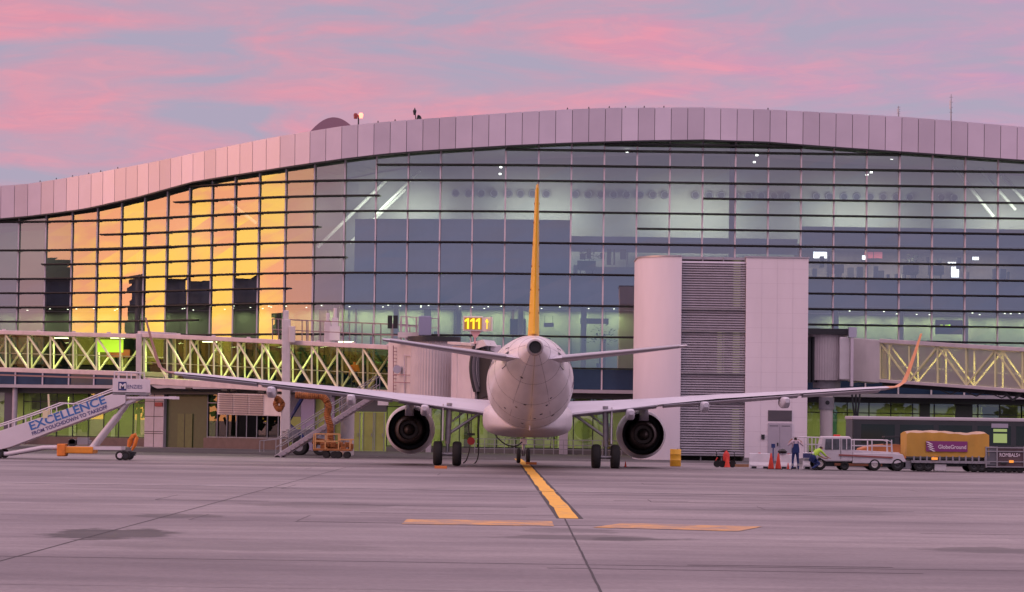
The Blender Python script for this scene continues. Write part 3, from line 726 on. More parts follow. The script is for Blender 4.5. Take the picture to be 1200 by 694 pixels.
# rear doors and cabin windows
for sg in (0, 1):
    base = math.pi if sg else 0
    for s in (4.6, 32.2):
        sgn = -1 if sg else 1
        pts = [skin(s, base+sgn*R(a), .004) for a in (-12, 30)]+[skin(s+.8, base+sgn*R(a), .004) for a in (30, -12)]
        m = MB()
        for a, b in zip(pts, pts[1:]+pts[:1]): m.path([a, (a+b)/2, b], .018, 4)
        m.build('cabin_door', M_dark, AC)
    for k in range(40):
        s = 6.4+k*.64; a = base+(-1 if sg else 1)*R(17)
        q = skin(s, a, .003); m = MB()
        m.add([skin(s-.12, a-.07, .006), skin(s+.12, a-.07, .006), skin(s+.12, a+.08, .006), skin(s-.12, a+.08, .006)], [(0, 1, 2, 3)])
        m.build('cabin_window', M_dark, AC)
# tail cone exhaust
m = MB(); o_ = (0, MG-37.45, 5.17)
m.lathe([(0, .345), (-.35, .335), (-.45, .31), (-.46, .26), (-.30, .235), (0, .22)], o_, (0, 1, 0), 32)
e = m.build('tail_exhaust', mat('exhaust_ring', (.42, .36, .36), .3, .9, .1, 6), AC, False, 40)
MB().lathe([(-.31, .235), (-.3, .0)], o_, (0, 1, 0), 32).build('exhaust_bore', M_black, e)
# belly fairing
m = MB(); rings = []
for s, hw, zb, zt2 in ((9.8, .9, 1.85, 2.4), (10.8, 1.75, 1.55, 3.0), (12.5, 2.08, 1.45, 3.25), (16, 2.15, 1.42, 3.2), (19.5, 2.12, 1.45, 3.15), (21.2, 1.8, 1.60, 2.9), (22.4, 1.25, 1.75, 2.5), (23.2, .6, 1.83, 2.2)):
    zc, h = (zb+zt2)/2, (zt2-zb)/2; ring = []
    for k in range(40):
        a = 2*math.pi*k/40; c, s_ = math.cos(a), math.sin(a)
        ring.append(Vector((hw*math.copysign(abs(c)**.62, c), MG-s, zc+h*math.copysign(abs(s_)**.62, s_))))
    rings.append(ring)
m.loft(rings).build('belly_fairing', M_fair, AC, False, 50)
# lifting surfaces
AIR = [(1, 0), (.82, .20), (.6, .36), (.4, .46), (.22, .47), (.1, .36), (.03, .2), (0, 0), (.03, -.16), (.1, -.28), (.22, -.35), (.4, -.34), (.6, -.22), (.82, -.08)]
def foil(x, sle, ste, z, th, inc=0.0, vert=False, zz=None):
    c = ste-sle; out = []
    for fx, fy in AIR:
        s = sle+fx*c; t = fy*th*c
        if vert: out.append(Vector((t*1.05, MG-s, z)))
        else: out.append(Vector((x, MG-s, z+t+(.5-fx)*c*inc)))
    return out
WING = [(1.2, 10.9, 18.3, 2.62, .135, .045), (1.95, 11.35, 18.3, 2.70, .135, .045), (4.0, 12.45, 18.25, 2.92, .125, .035), (6.4, 13.7, 18.2, 3.20, .115, .025), (9, 15.05, 18.95, 3.48, .11, .01), (12, 16.6, 19.8, 3.72, .11, 0), (15, 18.15, 20.6, 3.98, .11, -.01), (16.6, 19.0, 21.05, 4.10, .11, -.01)]
LET = [(16.6, 19.0, 21.05, 4.10), (17.0, 19.5, 21.2, 4.16), (17.28, 20.0, 21.4, 4.38), (17.42, 20.5, 21.7, 4.85), (17.66, 21.1, 22.0, 5.8), (17.86, 21.6, 22.2, 6.65)]
for sg in (-1, 1):
    ew = lambda x: x+max(0, x-6.4)*(.028 if sg > 0 else 0)
    m = MB(); rs = [foil(sg*ew(x), a, b, z, th, inc) for x, a, b, z, th, inc in WING]
    w = m.loft(rs).build('wing', M_acg, AC, False, 45)
    m = MB(); rs = []
    for k, (x, a, b, z) in enumerate(LET):
        c = b-a; lean = [0, .25, .6, .85, .97, .98][k]; ring = []
        for fx, fy in AIR:
            t = fy*(.11, .09, .07, .06, .06, .06)[k]*c; ring.append(Vector((sg*(ew(x)-t*lean), MG-(a+fx*c), z+t*(1-lean))))
        rs.append(ring)
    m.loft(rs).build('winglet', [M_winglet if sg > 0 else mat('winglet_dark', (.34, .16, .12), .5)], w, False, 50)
    # flaps, seen as panels on the trailing edge
    for a, b in (((2.1, 18.32, 2.60), (6.2, 18.22, 3.12)), ((6.5, 18.24, 3.15), (12.6, 20.0, 3.74)), ((12.8, 20.02, 3.76), (16.2, 20.95, 4.05))):
        m = MB(); rr = []
        for q in (a, b):
            x, s, z = q; ch = .9
            x = ew(x); rr.append([Vector((sg*x, MG-s+ch, z+.06+.05)), Vector((sg*x, MG-s-.05, z-.03)), Vector((sg*x, MG-s-.05, z-.06)), Vector((sg*x, MG-s+ch, z-.18))])
        m.loft(rr).build('flap' if a[0] < 12 else 'aileron', mat('flap_grey', (.34, .33, .38), .45, 0, .1, 1.5), w)
    for x, s, z in ((4.9, 18.9, 2.86), (8.4, 19.35, 3.28), (12.1, 20.4, 3.56)):
        m = MB(); rs = []
        for ds, h_, wd in ((-2.6, .05, .05), (-1.9, .2, .16), (-1.0, .27, .2), (-.2, .27, .2), (.35, .2, .17), (.6, .1, .1)):
            rs.append([Vector((sg*x+wd*math.copysign(abs(math.cos(t))**.6, math.cos(t)), MG-s-ds, z-.10-h_*.5+h_*math.copysign(abs(math.sin(t))**.6, math.sin(t)))) for t in [2*math.pi*k/16 for k in range(16)]])
        m.loft(rs).build('flap_fairing', M_acg, w, False, 50)
    # tailplane
    m = MB(); rs = [foil(sg*x, a, b, z, .10, .0) for x, a, b, z in ((.3, 31.5, 35.7, 4.72), (1.0, 31.9, 35.85, 4.80), (6.0, 35.1, 36.75, 5.38), (6.22, 35.5, 36.8, 5.40))]
    h_ = m.loft(rs).build('tailplane', M_acg, AC, False, 45)
    m = MB(); rr = []
    for x, s, z in ((1.15, 35.95, 4.82), (5.9, 36.8, 5.37)):
        rr.append([Vector((sg*x, MG-s+.55, z+.09)), Vector((sg*x, MG-s-.03, z+.015)), Vector((sg*x, MG-s-.03, z-.015)), Vector((sg*x, MG-s+.55, z-.07))])
    m.loft(rr).build('elevator', MATS['flap_grey'], h_)
    MB().lathe([(0, .16), (.1, .19), (.5, .22)], (sg*.98, MG-33.6, 4.92), (0, 1, 0), 12).build('root_seal', M_dark, h_)
    # engine
    ex, ez = sg*5.75, 1.68
    E = thing('engine', None, None); E.parent = AC; MW[E.name] = MW[AC.name]
    o_ = (ex, MG-14.5, ez)
    MB().lathe([(-.1, 1.03), (.3, 1.10), (1.0, 1.19), (1.9, 1.225), (2.8, 1.19), (3.3, 1.08), (3.42, .98), (3.3, .90), (2.9, .87), (2.5, .87)], o_, (0, 1, 0), 48).build('nacelle', M_fair, E, False, 50)
    MB().lathe([(-.1, 1.03), (-.09, 1.005), (.6, .98), (1.5, .96)], o_, (0, 1, 0), 48).build('fan_duct', M_hot, E, False, 50)
    MB().lathe([(1.5, .97), (1.5, .5)], o_, (0, 1, 0), 48).build('fan_back', M_black, E)
    MB().lathe([(2.7, .88), (2.6, .3), (3.0, 0.02)], o_, (0, 1, 0), 36).build('fan_disc', M_black, E)
    MB().lathe([(1.5, .80), (.4, .76), (-.4, .64), (-.9, .54), (-.93, .50), (-.7, .46), (-.3, .44)], o_, (0, 1, 0), 40).build('core_cowl', M_ti, E, False, 50)
    MB().lathe([(-.3, .44), (-.3, .30), (-.9, .22), (-1.35, .05), (-1.38, 0)], o_, (0, 1, 0), 32).build('exhaust_plug', M_ti, E, False, 50)
    m = MB(); m.loft([[Vector((ex+dx, MG-s, z)) for dx, z in ((-w2, zb), (w2, zb), (w2*.8, zt2), (-w2*.8, zt2))] for s, w2, zb, zt2 in ((11.6, .06, 2.72, 2.85), (12.6, .2, 2.6, 3.05), (14.6, .22, 2.35, 3.05), (16.2, .17, 2.35, 3.0), (17.2, .05, 2.75, 2.95))])
    m.build('pylon', M_acg, E, False, 40)
    # main gear
    G = thing('main_gear', None, None); G.parent = AC; MW[G.name] = MW[AC.name]
    gx = sg*3.795
    MB().tube((gx, 0, 1.05), (gx*.985, -.1, 3.0), .135, n=16).tube((gx, 0, .5), (gx, 0, 1.2), .085, n=16).build('strut', M_steel, G, False, 40)
    m = MB(); m.tube((gx, 0, 1.5), (sg*2.2, -.1, 2.6), .07); m.tube((gx*.99, .05, 2.0), (sg*2.9, .1, 2.7), .045); m.tube((gx+sg*.05, .2, .75), (gx, .28, 1.25), .04); m.tube((gx, .28, 1.25), (gx, .1, 1.7), .04)
    m.build('side_brace', M_steel, G, False, 40)
    MB().box(gx+sg*.24-.03, gx+sg*.24+.03, -.5, .55, 1.2, 2.95).build('gear_door', M_fair, G, bev=.01)
    MB().tube((gx-.55, 0, .56), (gx+.55, 0, .56), .09).build('axle', M_steel, G, False, 40)
    for s2 in (-1, 1):
        c = (gx+s2*.46, 0, .585)
        wh = MB().lathe([(-.15, .30), (-.21, .38), (-.215, .48), (-.17, .56), (-.06, .59), (.06, .59), (.17, .56), (.215, .48), (.21, .38), (.15, .30)], c, (1, 0, 0), 32).build('tyre', M_rubber, G, False, 50)
        MB().lathe([(-.14, 0), (-.14, .12), (-.08, .2), (-.12, .3), (.12, .3), (.08, .2), (.14, .12), (.14, 0)], c, (1, 0, 0), 24).build('rim', M_steel, G, False, 40)
# fin and rudder
m = MB(); rs = []
for f in (0, .05, .25, .5, .75, .95, 1.0):
    z = 5.6+f*(12.0-5.6); a = 28.3+f*5.7+(.25 if f == 1 else 0); b = 33.4+f*2.1; rs.append(foil(0, a, b, z, .115-.01*f, vert=True))
fin_ = m.loft(rs).build('tail_fin', M_tail, AC, False, 45)
m = MB(); rs = []
for f in (0.04, .5, .97):
    z = 5.6+f*(12.0-5.6); b = 33.4+f*2.1; hw = .21-.135*f
    rs.append([Vector((hw, MG-b+.9, z)), Vector((hw*.92, MG-b+.35, z)), Vector((.03, MG-b-.35, z)), Vector((-.03, MG-b-.35, z)), Vector((-hw*.92, MG-b+.35, z)), Vector((-hw, MG-b+.9, z))])
m.loft(rs).build('rudder', M_tail, fin_, False, 30)
m = MB()
for f in (.18, .33, .48, .62, .76, .88):
    z = 5.6+f*6.4; b = 33.4+f*2.1; hw = .21-.135*f; m.cbox((0, MG-b+.55, z), hw*2+.05, .12, .07)
m.build('rudder_hinge', mat('hinge_brown', (.25, .10, .02), .6), fin_)
MB().path([(0, MG-26.8, 5.93), (0, MG-28.5, 6.05), (0, MG-30, 6.25)], [.05, .12, .16], 10).build('dorsal_fillet', M_tail, fin_, False, 50)
# nose gear
G = thing('nose_gear', None, None); G.parent = AC; MW[G.name] = MW[AC.name]
MB().tube((0, 12.63, .38), (0, 12.7, 2.1), .08, n=14).tube((0, 12.7, 1.2), (0, 13.6, 2.0), .05).build('strut', M_steel, G, False, 40)
m = MB(); m.cbox((0, 12.5, 1.15), .35, .12, .3); m.build('taxi_light', M_white, G, bev=.03)
for s2 in (-1, 1):
    c = (s2*.25, 12.63, .385)
    wh = MB().lathe([(-.08, .2), (-.11, .27), (-.10, .35), (-.03, .385), (.03, .385), (.10, .35), (.11, .27), (.08, .2)], c, (1, 0, 0), 28).build('tyre', M_rubber, G, False, 50)
    MB().lathe([(-.07, 0), (-.07, .2), (.07, .2), (.07, 0)], c, (1, 0, 0), 20).build('rim', M_steel, G, False, 40)
    MB().box(s2*.42-.015, s2*.42+.015, 12.0, 13.6, 1.35, 1.95).build('gear_door', M_fair, G)
MB().tube((0, MG-20, 6.3), (0, MG-20, 5.9), .02).cbox((0, MG-20, 6.15), .02, .35, .3).build('antenna', M_ac, AC)
MB().path([(0, MG-26.3, 2.0), (0, MG-26.5, 1.8)], .03, 6).build('drain_mast', M_ac, AC)

# wheel chocks and ground lines
def chock(px, py, label):
    x, y = gp(px, py); m = MB()
    m.prism([(x-.28, y-.1, .005), (x-.28, y+.1, .005), (x-.28, y+.02, .13), (x-.28, y-.02, .13)], (.56, 0, 0))
    tag(m.build('wheel_chock', mat('chock_orange', (.45, .14, .03), .7)), label, 'wheel chock', 'wheel chocks under the aircraft')
chock(516.5, 549.3, 'orange wheel chock behind the outer wheel under the left wing')
chock(622.5, 544.6, 'orange wheel chock by the nose wheel beside the yellow line')
def hose(name, pts, r, m, label, cat, group=None):
    P_ = [Vector(p) for p in pts]; out = []
    for i in range(len(P_)-1):
        p0, p1, p2, p3 = P_[max(i-1, 0)], P_[i], P_[i+1], P_[min(i+2, len(P_)-1)]
        for k in range(8):
            t = k/8; out.append(.5*((2*p1)+(-p0+p2)*t+(2*p0-5*p1+4*p2-p3)*t*t+(-p0+3*p1-3*p2+p3)*t**3))
    out.append(P_[-1])
    return tag(MB().path(out, r, 8).build(name, m, None, False, 60), label, cat, group)
hose('power_cable', [W(577, 503, 136), W(583, 513, 136), W(593, 521, 136), W(604, 523, 136), W(612, 518, 136)], .035, M_black, 'black cable drooping from the belly to the nose gear', 'cable')
hose('ground_hose', [W(547, 478, 134), W(549, 500, 134), W(551, 520, 134), W(547, 538, 134), W(543, 543.5, 134), W(552, 545, 134), W(560, 536, 134), W(561, 500, 134), W(562, 478, 134)], .035, M_black, 'black hose hanging in a loop beside the left main wheels', 'hose')
F = thing('hose_reel', 'small red hose reel hanging beside the left main wheels', 'hose reel', tuple(W(552, 521, 134)))
c = W(552, 517, 134); MB().lathe([(-.1, 0), (-.1, .2), (-.06, .2), (-.06, .12), (.06, .12), (.06, .2), (.1, .2), (.1, 0)], c, (0, 1, 0), 20).build('drum', mat('drum_red', (.30, .03, .03), .6), F, True, 40)
MB().beam(c, c+Vector((0, 0, 1.5)), .05).cbox(c+Vector((0, 0, .35)), .4, .2, .12).build('hanger', M_dark, F, True)
# ------------------------------------------------------------ boarding bridges
def plane_pt(A, B):
    A, B = Vector(A), Vector(B); d = (B-A); d.z = 0; nn = Vector((d.y, -d.x, 0)).normalized()
    if nn.y > 0: nn = -nn
    def f(px, py, off=0.0):
        r = _cr @ Vector(((px-600)/FPX, (347-py)/FPX, -1)); o = Vector((0, 0, CAMZ))
        t = (A-o).dot(nn)/r.dot(nn); return o+r*t-nn*off
    return f
def L2(a, b, t): return a+(b-a)*t
B1 = plane_pt(W(0, 410, 172), W(455, 430, 152))
BR = thing('boarding_bridge', 'long lattice-sided boarding bridge leading to the left side of the aircraft', 'boarding bridge', tuple(Vector(B1(343, 430).xy.to_3d())))
M_farglass = glass('far_glass', (.16, .26, .17), .01, ior=1.12)
M_frost = glass('frosted_glass', (.72, .70, .56), .34, .45, (.95, .88, .80))
def tunnel(T_, f, x0, x1, top, bot, wd, bays, m_roof, name, chord=.28, near_slash=False, m_tr=None, both=False, floorh=.3):
    """top/bot: (y at x0, y at x1) in photo pixels"""
    ty = lambda x: top[0]+(top[1]-top[0])*(x-x0)/(x1-x0); by = lambda x: bot[0]+(bot[1]-bot[0])*(x-x0)/(x1-x0)
    m = MB(); a, b = f(x0, ty(x0)), f(x1, ty(x1)); c, d = f(x0, ty(x0), wd), f(x1, ty(x1), wd)
    a_, b_, c_, d_ = f(x0, by(x0)), f(x1, by(x1)), f(x0, by(x0)), f(x1, by(x1))
    n_ = (c-a); n_.z = 0; n_ = n_.normalized()*wd
    c, d, c_, d_ = a+n_, b+n_, a_+n_, b_+n_
    z = Vector((0, 0, 1)); nn = n_.normalized()
    m.add([a-nn*.12-z*.22, b-nn*.12-z*.22, b-nn*.12+z*.05, a-nn*.12+z*.05, c+nn*.12-z*.22, d+nn*.12-z*.22, d+nn*.12+z*.05, c+nn*.12+z*.05], [(0, 1, 2, 3), (7, 6, 5, 4), (3, 2, 6, 7), (0, 4, 5, 1), (0, 3, 7, 4), (1, 5, 6, 2)])
    m.build(name+'_roof', m_roof, T_, True, bev=.03)
    m = MB(); m.add([a_-nn*.1, b_-nn*.1, b_-nn*.1+z*floorh, a_-nn*.1+z*floorh, c_+nn*.1, d_+nn*.1, d_+nn*.1+z*floorh, c_+nn*.1+z*floorh], [(0, 1, 2, 3), (7, 6, 5, 4), (3, 2, 6, 7), (0, 4, 5, 1), (0, 3, 7, 4), (1, 5, 6, 2)])
    m.build(name+'_floor', m_roof, T_, True, bev=.03)
    for off in (0, 1):
        q = nn*(.1 if not off else wd-.1)
        for i, (u, v) in enumerate(bays):
            tu, tv = (u-x0)/(x1-x0), (v-x0)/(x1-x0)
            p00, p01 = L2(a_, b_, tu)+q+z*floorh, L2(a, b, tu)+q-z*.2
            p10, p11 = L2(a_, b_, tv)+q+z*floorh, L2(a, b, tv)+q-z*.2
            m = MB(); m.beam(p00, p01, .10, .12)
            if i == len(bays)-1: m.beam(p10, p11, .10, .12)
            sl = (i % 2 == 0) if both else (off == 0)
            if near_slash: sl = not sl
            if sl: m.beam(p01, p10, .10, .11)
            else: m.beam(p00, p11, .10, .11)
            m.build('truss_bay', m_tr or M_truss, T_, True)
        m = MB(); q2 = nn*(.2 if not off else wd-.02)
        m.add([a_+q2+z*floorh, b_+q2+z*floorh, b+q2-z*.2, a+q2-z*.2], [(0, 1, 2, 3)])
        m.build('tunnel_glazing', (M_frost if both else M_brglass) if not off else M_farglass, T_, True, recalc=False)
    m = MB()
    for off in (.32, wd-.32):
        q = nn*off; m.beam(a_+q+z*(floorh+.95), b_+q+z*(floorh+.95), .04)
    m.build('inner_handrail', M_steel, T_, True)
    return a, b, a_, b_, nn
M_brroof = mat('bridge_roof_paint', (.60, .50, .51), .5, 0, .15, 1.5)
xs = [-44+26.4*k for k in range(8)]
tunnel(BR, B1, -70, 163, (386, 392.5), (433.5, 441), 2.5, [(x, x+26.4) for x in xs if x+26.4 < 164], M_brroof, 'inner_tunnel')
xs = [168+28.7*k for k in range(10)]
ta, tb, tc_, td, tn = tunnel(BR, B1, 163, 456, (391, 405.5), (450, 466), 3.0, [(x, x+28.7) for x in xs], M_brroof, 'outer_tunnel', floorh=.42)
# portal frame where the tunnels telescope
m = MB(); 
for off in (-.15, 3.1): m.beam(B1(165, 391, off), B1(165, 449, off), .36, .3)
m.beam(B1(165, 391, -.15), B1(165, 391, 3.1), .3, .3)
m.build('portal_frame', M_brroof, BR, True, bev=.03)
m = MB()
for x in (220, 262, 305, 350): m.beam(B1(x, 452+(x-163)*.052, -.15), B1(x+7, 452+(x-156)*.052, -.15), .12, .1)
m.build('cable_clip', M_dark, BR, True)
m = MB(); pts = []
for k in range(12):
    x = 168+k*13; pts.append(B1(x, 453.5+(x-163)*.052+(1.6 if k % 2 else 0), .3))
m.path(pts, .045, 6); m.build('slung_cable', M_dark, BR, True, 60)
m = MB(); m.path([B1(166, 436, -.35), B1(170, 441, -.4), B1(174, 449, -.3), B1(180, 456, .2)], .06, 6); m.build('loop_cable', M_black, BR, True, 60)
m = MB(); m.beam(B1(-60, 437.5, -.12), B1(162, 444.5, -.12), .06, .10); m.build('side_conduit', mat('conduit_brown', (.25, .15, .15), .6), BR, True)
for x in range(-40, 455, 41):
    top_ = 386+(x+70)*.028 if x < 163 else 391+(x-163)*.0495; MB().cbox(B1(x, top_-1.2, .25), .22, .2, .14).build('roof_lug', M_brroof, BR, True)
# tunnel lamps
for x in (30, 95, 150, 215, 270, 320, 365, 410, 445):
    p = B1(x, 398 if x < 160 else 402, 1.3); area('tunnel_light', (p.x, p.y, p.z-.1), 2.0, .25, 75, (.9, 1, .40))
for x in (56, 122, 230, 300, 390): 
    p = B1(x, 395.5 if x < 160 else 400, 1.2); MB().cbox(p, .9, .12, .06).build('tube_lamp', mat('tube_lens', (1, 1, .8), .5, emit=(.9, 1, .5), es=3), BR, True)
o = MB().cbox(B1(117, 405, .9), 1.7, .1, .8).build('wayfinding_sign', mat('sign_green', (.4, .6, .05), .5, emit=(.65, 1, .05), es=.6), BR, True)
MB().cbox(B1(112, 413, 2.1), 1.6, .1, .5).build('red_panel', mat('coral', (.6, .15, .10), .5), BR, True)
# rooftop handrail
m = MB()
xr = [318, 325, 331, 358, 374, 401, 423, 445, 459]
top = lambda x: 373.5+(x-318)*.045; ro = lambda x: 398.5+(x-318)*.047
for off in (.1, 2.8):
    for x in xr: m.beam(B1(x, ro(x), off), B1(x, ro(x), off)+(B1(x, top(x), off)-B1(x, ro(x), off)), .06)
    for h_ in (0, .5):
        yy = lambda x: top(x)*(1-h_)+ro(x)*h_
        m.beam(B1(318, yy(318), off), B1(459, yy(459), off), .05)
for x in (318, 459):
    m.beam(B1(x, top(x), .1), B1(x, top(x), 2.8), .05)
m.build('roof_handrail', mat('rail_brown', (.22, .16, .18), .5), BR, True)
# lift columns with the drive bogie
m = MB()
for off, wv in ((-.5, .5), (3.3, .42)):
    p, q = B1(342, 375, off), B1(342, 506, off); m.beam(q, p, wv)
    m.beam(p, p+Vector((0, 0, .55)), wv*.55)
m.build('lift_column', mat('column_paint', (.58, .53, .54), .45, 0, .12, 2), BR, True, bev=.04)
m = MB(); m.beam(B1(342, 508, -.7), B1(342, 508, 3.5), .6, .5); m.beam(B1(342, 455, -.6), B1(342, 455, 3.4), .4, .35)
m.build('cross_beam', M_grey, BR, True, bev=.03)
m = MB(); m.beam(B1(349, 383, -.5), B1(349, 402, -.5), .35, .3); m.build('control_box', M_bridge, BR, True, bev=.03)
m = MB(); c = B1(373, 398, 1.5)
m.beam(c, c+Vector((0, 0, .85)), .6, .5); m.beam(c+Vector((0, 0, .8)), c+Vector((0, 0, 1.35)), .38); m.tube(c+Vector((0, 0, 1.3)), c+Vector((0, 0, 1.95)), .1)
m.build('roof_beacon', mat('beacon_white', (.62, .58, .60), .4), BR, True, 30)
bc = B1(348, 534, 1.2)
m = MB(); m.cbox((bc.x, bc.y, .95), 2.9, 1.0, .35); m.beam(B1(342, 508, .4), (bc.x-.6, bc.y, .9), .3); m.beam(B1(342, 508, 2.2), (bc.x+.6, bc.y, .9), .3)
m.build('bogie', M_grey, BR, True, bev=.03)
for dx in (-.62, .68):
    for dy in (-.85, .85):
        c = (bc.x+dx, bc.y+dy, .48)
        w = MB().lathe([(-.16, .25), (-.2, .36), (-.17, .46), (-.06, .49), (.06, .49), (.17, .46), (.2, .36), (.16, .25)], c, (0, 1, 0), 26).build('tyre', M_rubber, BR, True, 50)
        MB().lathe([(-.12, 0), (-.12, .25), (.12, .25), (.12, 0)], c, (0, 1, 0), 20).build('rim', M_grey, w, True, 40)
# braces under the tunnel
m = MB(); m.beam(B1(352, 466, .2), B1(334, 496, .2), .16); m.beam(B1(331, 494, .3), B1(352, 513, .3), .16)
m.build('brace', M_blue, BR, True)
# fixed support pillar behind
p = B1(354, 480, 4.2); MB().tube((p.x, p.y, 0), (p.x, p.y, 4.3), .42, n=24).build('support_pillar', M_bridge, BR, True, 40)
p = B1(-28, 480, 1.3); MB().tube((p.x, p.y, 0), (p.x, p.y, 5.1), .5, n=24).build('support_pillar', M_bridge, BR, True, 40)
# cooling unit
q0, q1 = B1(252, 459.5, .2), B1(330, 487.5, .2)
m = MB(); m.beam(B1(252, 473.2, 1.0), B1(330, 475.2, 1.0), 1.6, 1.33); ac_ = m.build('cooling_unit', M_bridge, BR, True, bev=.04)
for k in range(3):
    a, b = 254.5+k*17.6, 271+k*17.6
    m = MB()
    for i in range(9):
        y = 462.5+i*2.6+(a-252)*.03; m.beam(B1(a, y, .14), B1(b, y+.45, .14), .05, .06)
    m.build('cooling_grille', mat('grille_dark', (.25, .20, .21), .6), ac_, True)
m = MB()
for x in (261, 304): m.beam(B1(x, 452, 1), B1(x, 460, 1), .38, .38)
m.build('hanger', M_bridge, BR, True)
# end wall with ladder, rotunda and cab
E0 = B1(456, 402, 0); 
def cp(px, py, Y): return W(px, py, Y)
m = MB(); a, b = cp(455, 401, 151.8), cp(493, 404, 148.5); z0 = cp(470, 470, 150).z
m.prism([(a.x, a.y, z0), (b.x, b.y, z0), (b.x+1.2, b.y+2.6, z0), (a.x+1.2, a.y+2.9, z0)], (0, 0, a.z-z0)); m.build('end_wall', M_bridge, BR, True, bev=.03)
m = MB()
for x in (461, 466.5): m.beam(cp(x, 405, 150.9), cp(x, 468, 150.9), .05)
for k in range(16): m.beam(cp(461, 408+k*4, 150.9), cp(466.5, 408+k*4, 150.9), .035)
for y in (440, 449): m.beam(cp(461, y-1, 150.5), cp(487, y, 148.3), .05)
m.beam(cp(487, 440, 148.3), cp(487, 462, 148.3), .05)
m.build('ladder', mat('ladder_red', (.30, .16, .18), .5), BR, True)
c = cp(465.5, 433, 150.4); MB().tube(c, c+Vector((0, -.25, 0)), .24, n=20).build('round_lamp', mat('lamp_grey', (.45, .45, .55), .3), BR, True, 40)
m = MB(); m.beam(cp(474, 416, 149.9), cp(474, 464, 149.9), .06); m.beam(cp(474, 416, 149.9), cp(488, 418, 148.8), .06); m.beam(cp(488, 418, 148.8), cp(488, 464, 148.8), .06); m.build('service_door', M_mull, BR, True)
# corrugated rotunda
rc = cp(508, 440, 147.2); zb_, zt_ = cp(508, 468, 146).z, cp(508, 400, 146).z
m = MB(); n = 96; ring = [Vector((rc.x+(1.28+.03*(k % 2))*math.cos(2*math.pi*k/n), rc.y+(1.28+.03*(k % 2))*math.sin(2*math.pi*k/n), 0)) for k in range(n)]
m.loft([[v+Vector((0, 0, zb_)) for v in ring], [v+Vector((0, 0, zt_)) for v in ring]]); m.build('rotunda', mat('corrugated', (.50, .45, .47), .5, 0, .1, 1), BR, True)
m = MB(); m.tube((rc.x, rc.y, zt_), (rc.x, rc.y, zt_+.28), 1.5, n=32); m.build('rotunda_roof', M_dark, BR, True, 40)
m = MB(); m.tube((rc.x, rc.y, zb_-.3), (rc.x, rc.y, zb_), 1.4, n=32); m.build('rotunda_base', M_grey, BR, True, 40)
# cab
A_, B_ = cp(529, 405, 145), cp(557, 408, 140.5)
zc0, zc1 = cp(545, 474, 142).z, cp(545, 404, 142).z
m = MB(); dd = Vector((1.9, 1.6, 0)); m.prism([(A_.x, A_.y, zc0), (B_.x, B_.y, zc0), (B_.x+1.4, B_.y+1.9, zc0), (A_.x+1.4, A_.y+1.9, zc0)], (0, 0, zc1-zc0))
cab = m.build('cab', mat('cab_paint', (.60, .54, .58), .45, 0, .08, 1), BR, True, bev=.04)
m = MB(); m.beam(cp(529.5, 402, 144.9), cp(557, 404, 140.4), .5, .14); m.build('cab_roof', M_bridge, cab, True)
m = MB()
for x, Y in ((529.5, 144.9), (536, 143.8), (553, 141.1)): m.beam(cp(x, 407, Y-.05), cp(x, 472, Y-.05), .07)
m.build('cab_post', M_white, cab, True)
# folding canopy against the fuselage
for k in range(7):
    t = k/6; m = MB()
    xx = 557+t*16; Y = 140.5-t*.3
    pts = [cp(xx+(1-math.sin(math.pi*s))*-2, 402+s*52+ (4-8*s)*t*.6, Y+t*.8) for s in [i/8 for i in range(9)]]
    pts = [cp(xx+5*math.sin(math.pi*s)*-(1 if k < 4 else .3), 403+s*56, Y+.1*k) for s in [i/10 for i in range(11)]]
    m.path(pts, .17 if k % 2 else .11, 8); m.build('canopy_fold', M_white if k == 2 else (mat('canopy_grey', (.12, .11, .13), .8) if k % 2 else M_dark), BR, True, 50)
m = MB()
pts0 = [cp(556, 405, 140.9), cp(575, 412, 139.6), cp(575, 462, 139.6), cp(556, 470, 140.9)]
m.prism(pts0, (.3, 1.8, 0)); m.build('canopy_body', M_dark, BR, True)
m = MB(); m.prism([cp(549, 402, 141), cp(566, 398, 140), cp(570, 405, 139.9), cp(557, 409, 140.4)], (.6, 1.8, 0)); m.build('canopy_hood', M_white, BR, True)
# roof boxes near the cab
m = MB(); m.cbox(cp(498, 382, 148), .72, .7, 1.1); m.build('roof_cabinet', mat('cabinet_blue', (.26, .27, .40), .5), BR, True, bev=.03)
for x in (457, 463.5):
    m = MB(); m.cbox(cp(x, 377.5, 150), .26, .2, .75); m.build('relay_box', M_black, BR, True)
m = MB(); m.cbox(cp(482, 386, 149), 1.1, .9, 1.3) if False else None
for x in (470, 477, 488, 514): m.beam(cp(x, 371+(x-470)*.06, 148.4), cp(x, 398, 148.4), .09)
for y in (371, 382): m.beam(cp(470, y, 148.4), cp(514, y+2.6, 148.4), .05)
m.build('roof_frame', mat('frame_pink', (.42, .30, .36), .5), BR, True)
MB().cbox(cp(480, 393, 148.8), 1.3, 1.2, .3).build('roof_platform', M_bridge, BR, True)
MB().cbox(cp(459, 398.5, 150), 1.0, .5, .14).build('gutter', M_bridge, BR, True)
MB().beam(cp(446, 466, 150), cp(462, 466, 149.5), 1.4, .28).build('stair_landing', M_bridge, BR, True)
m = MB(); m.cbox(cp(449, 472, 149), .6, .5, .3); m.build('junction_box', M_white, BR, True)
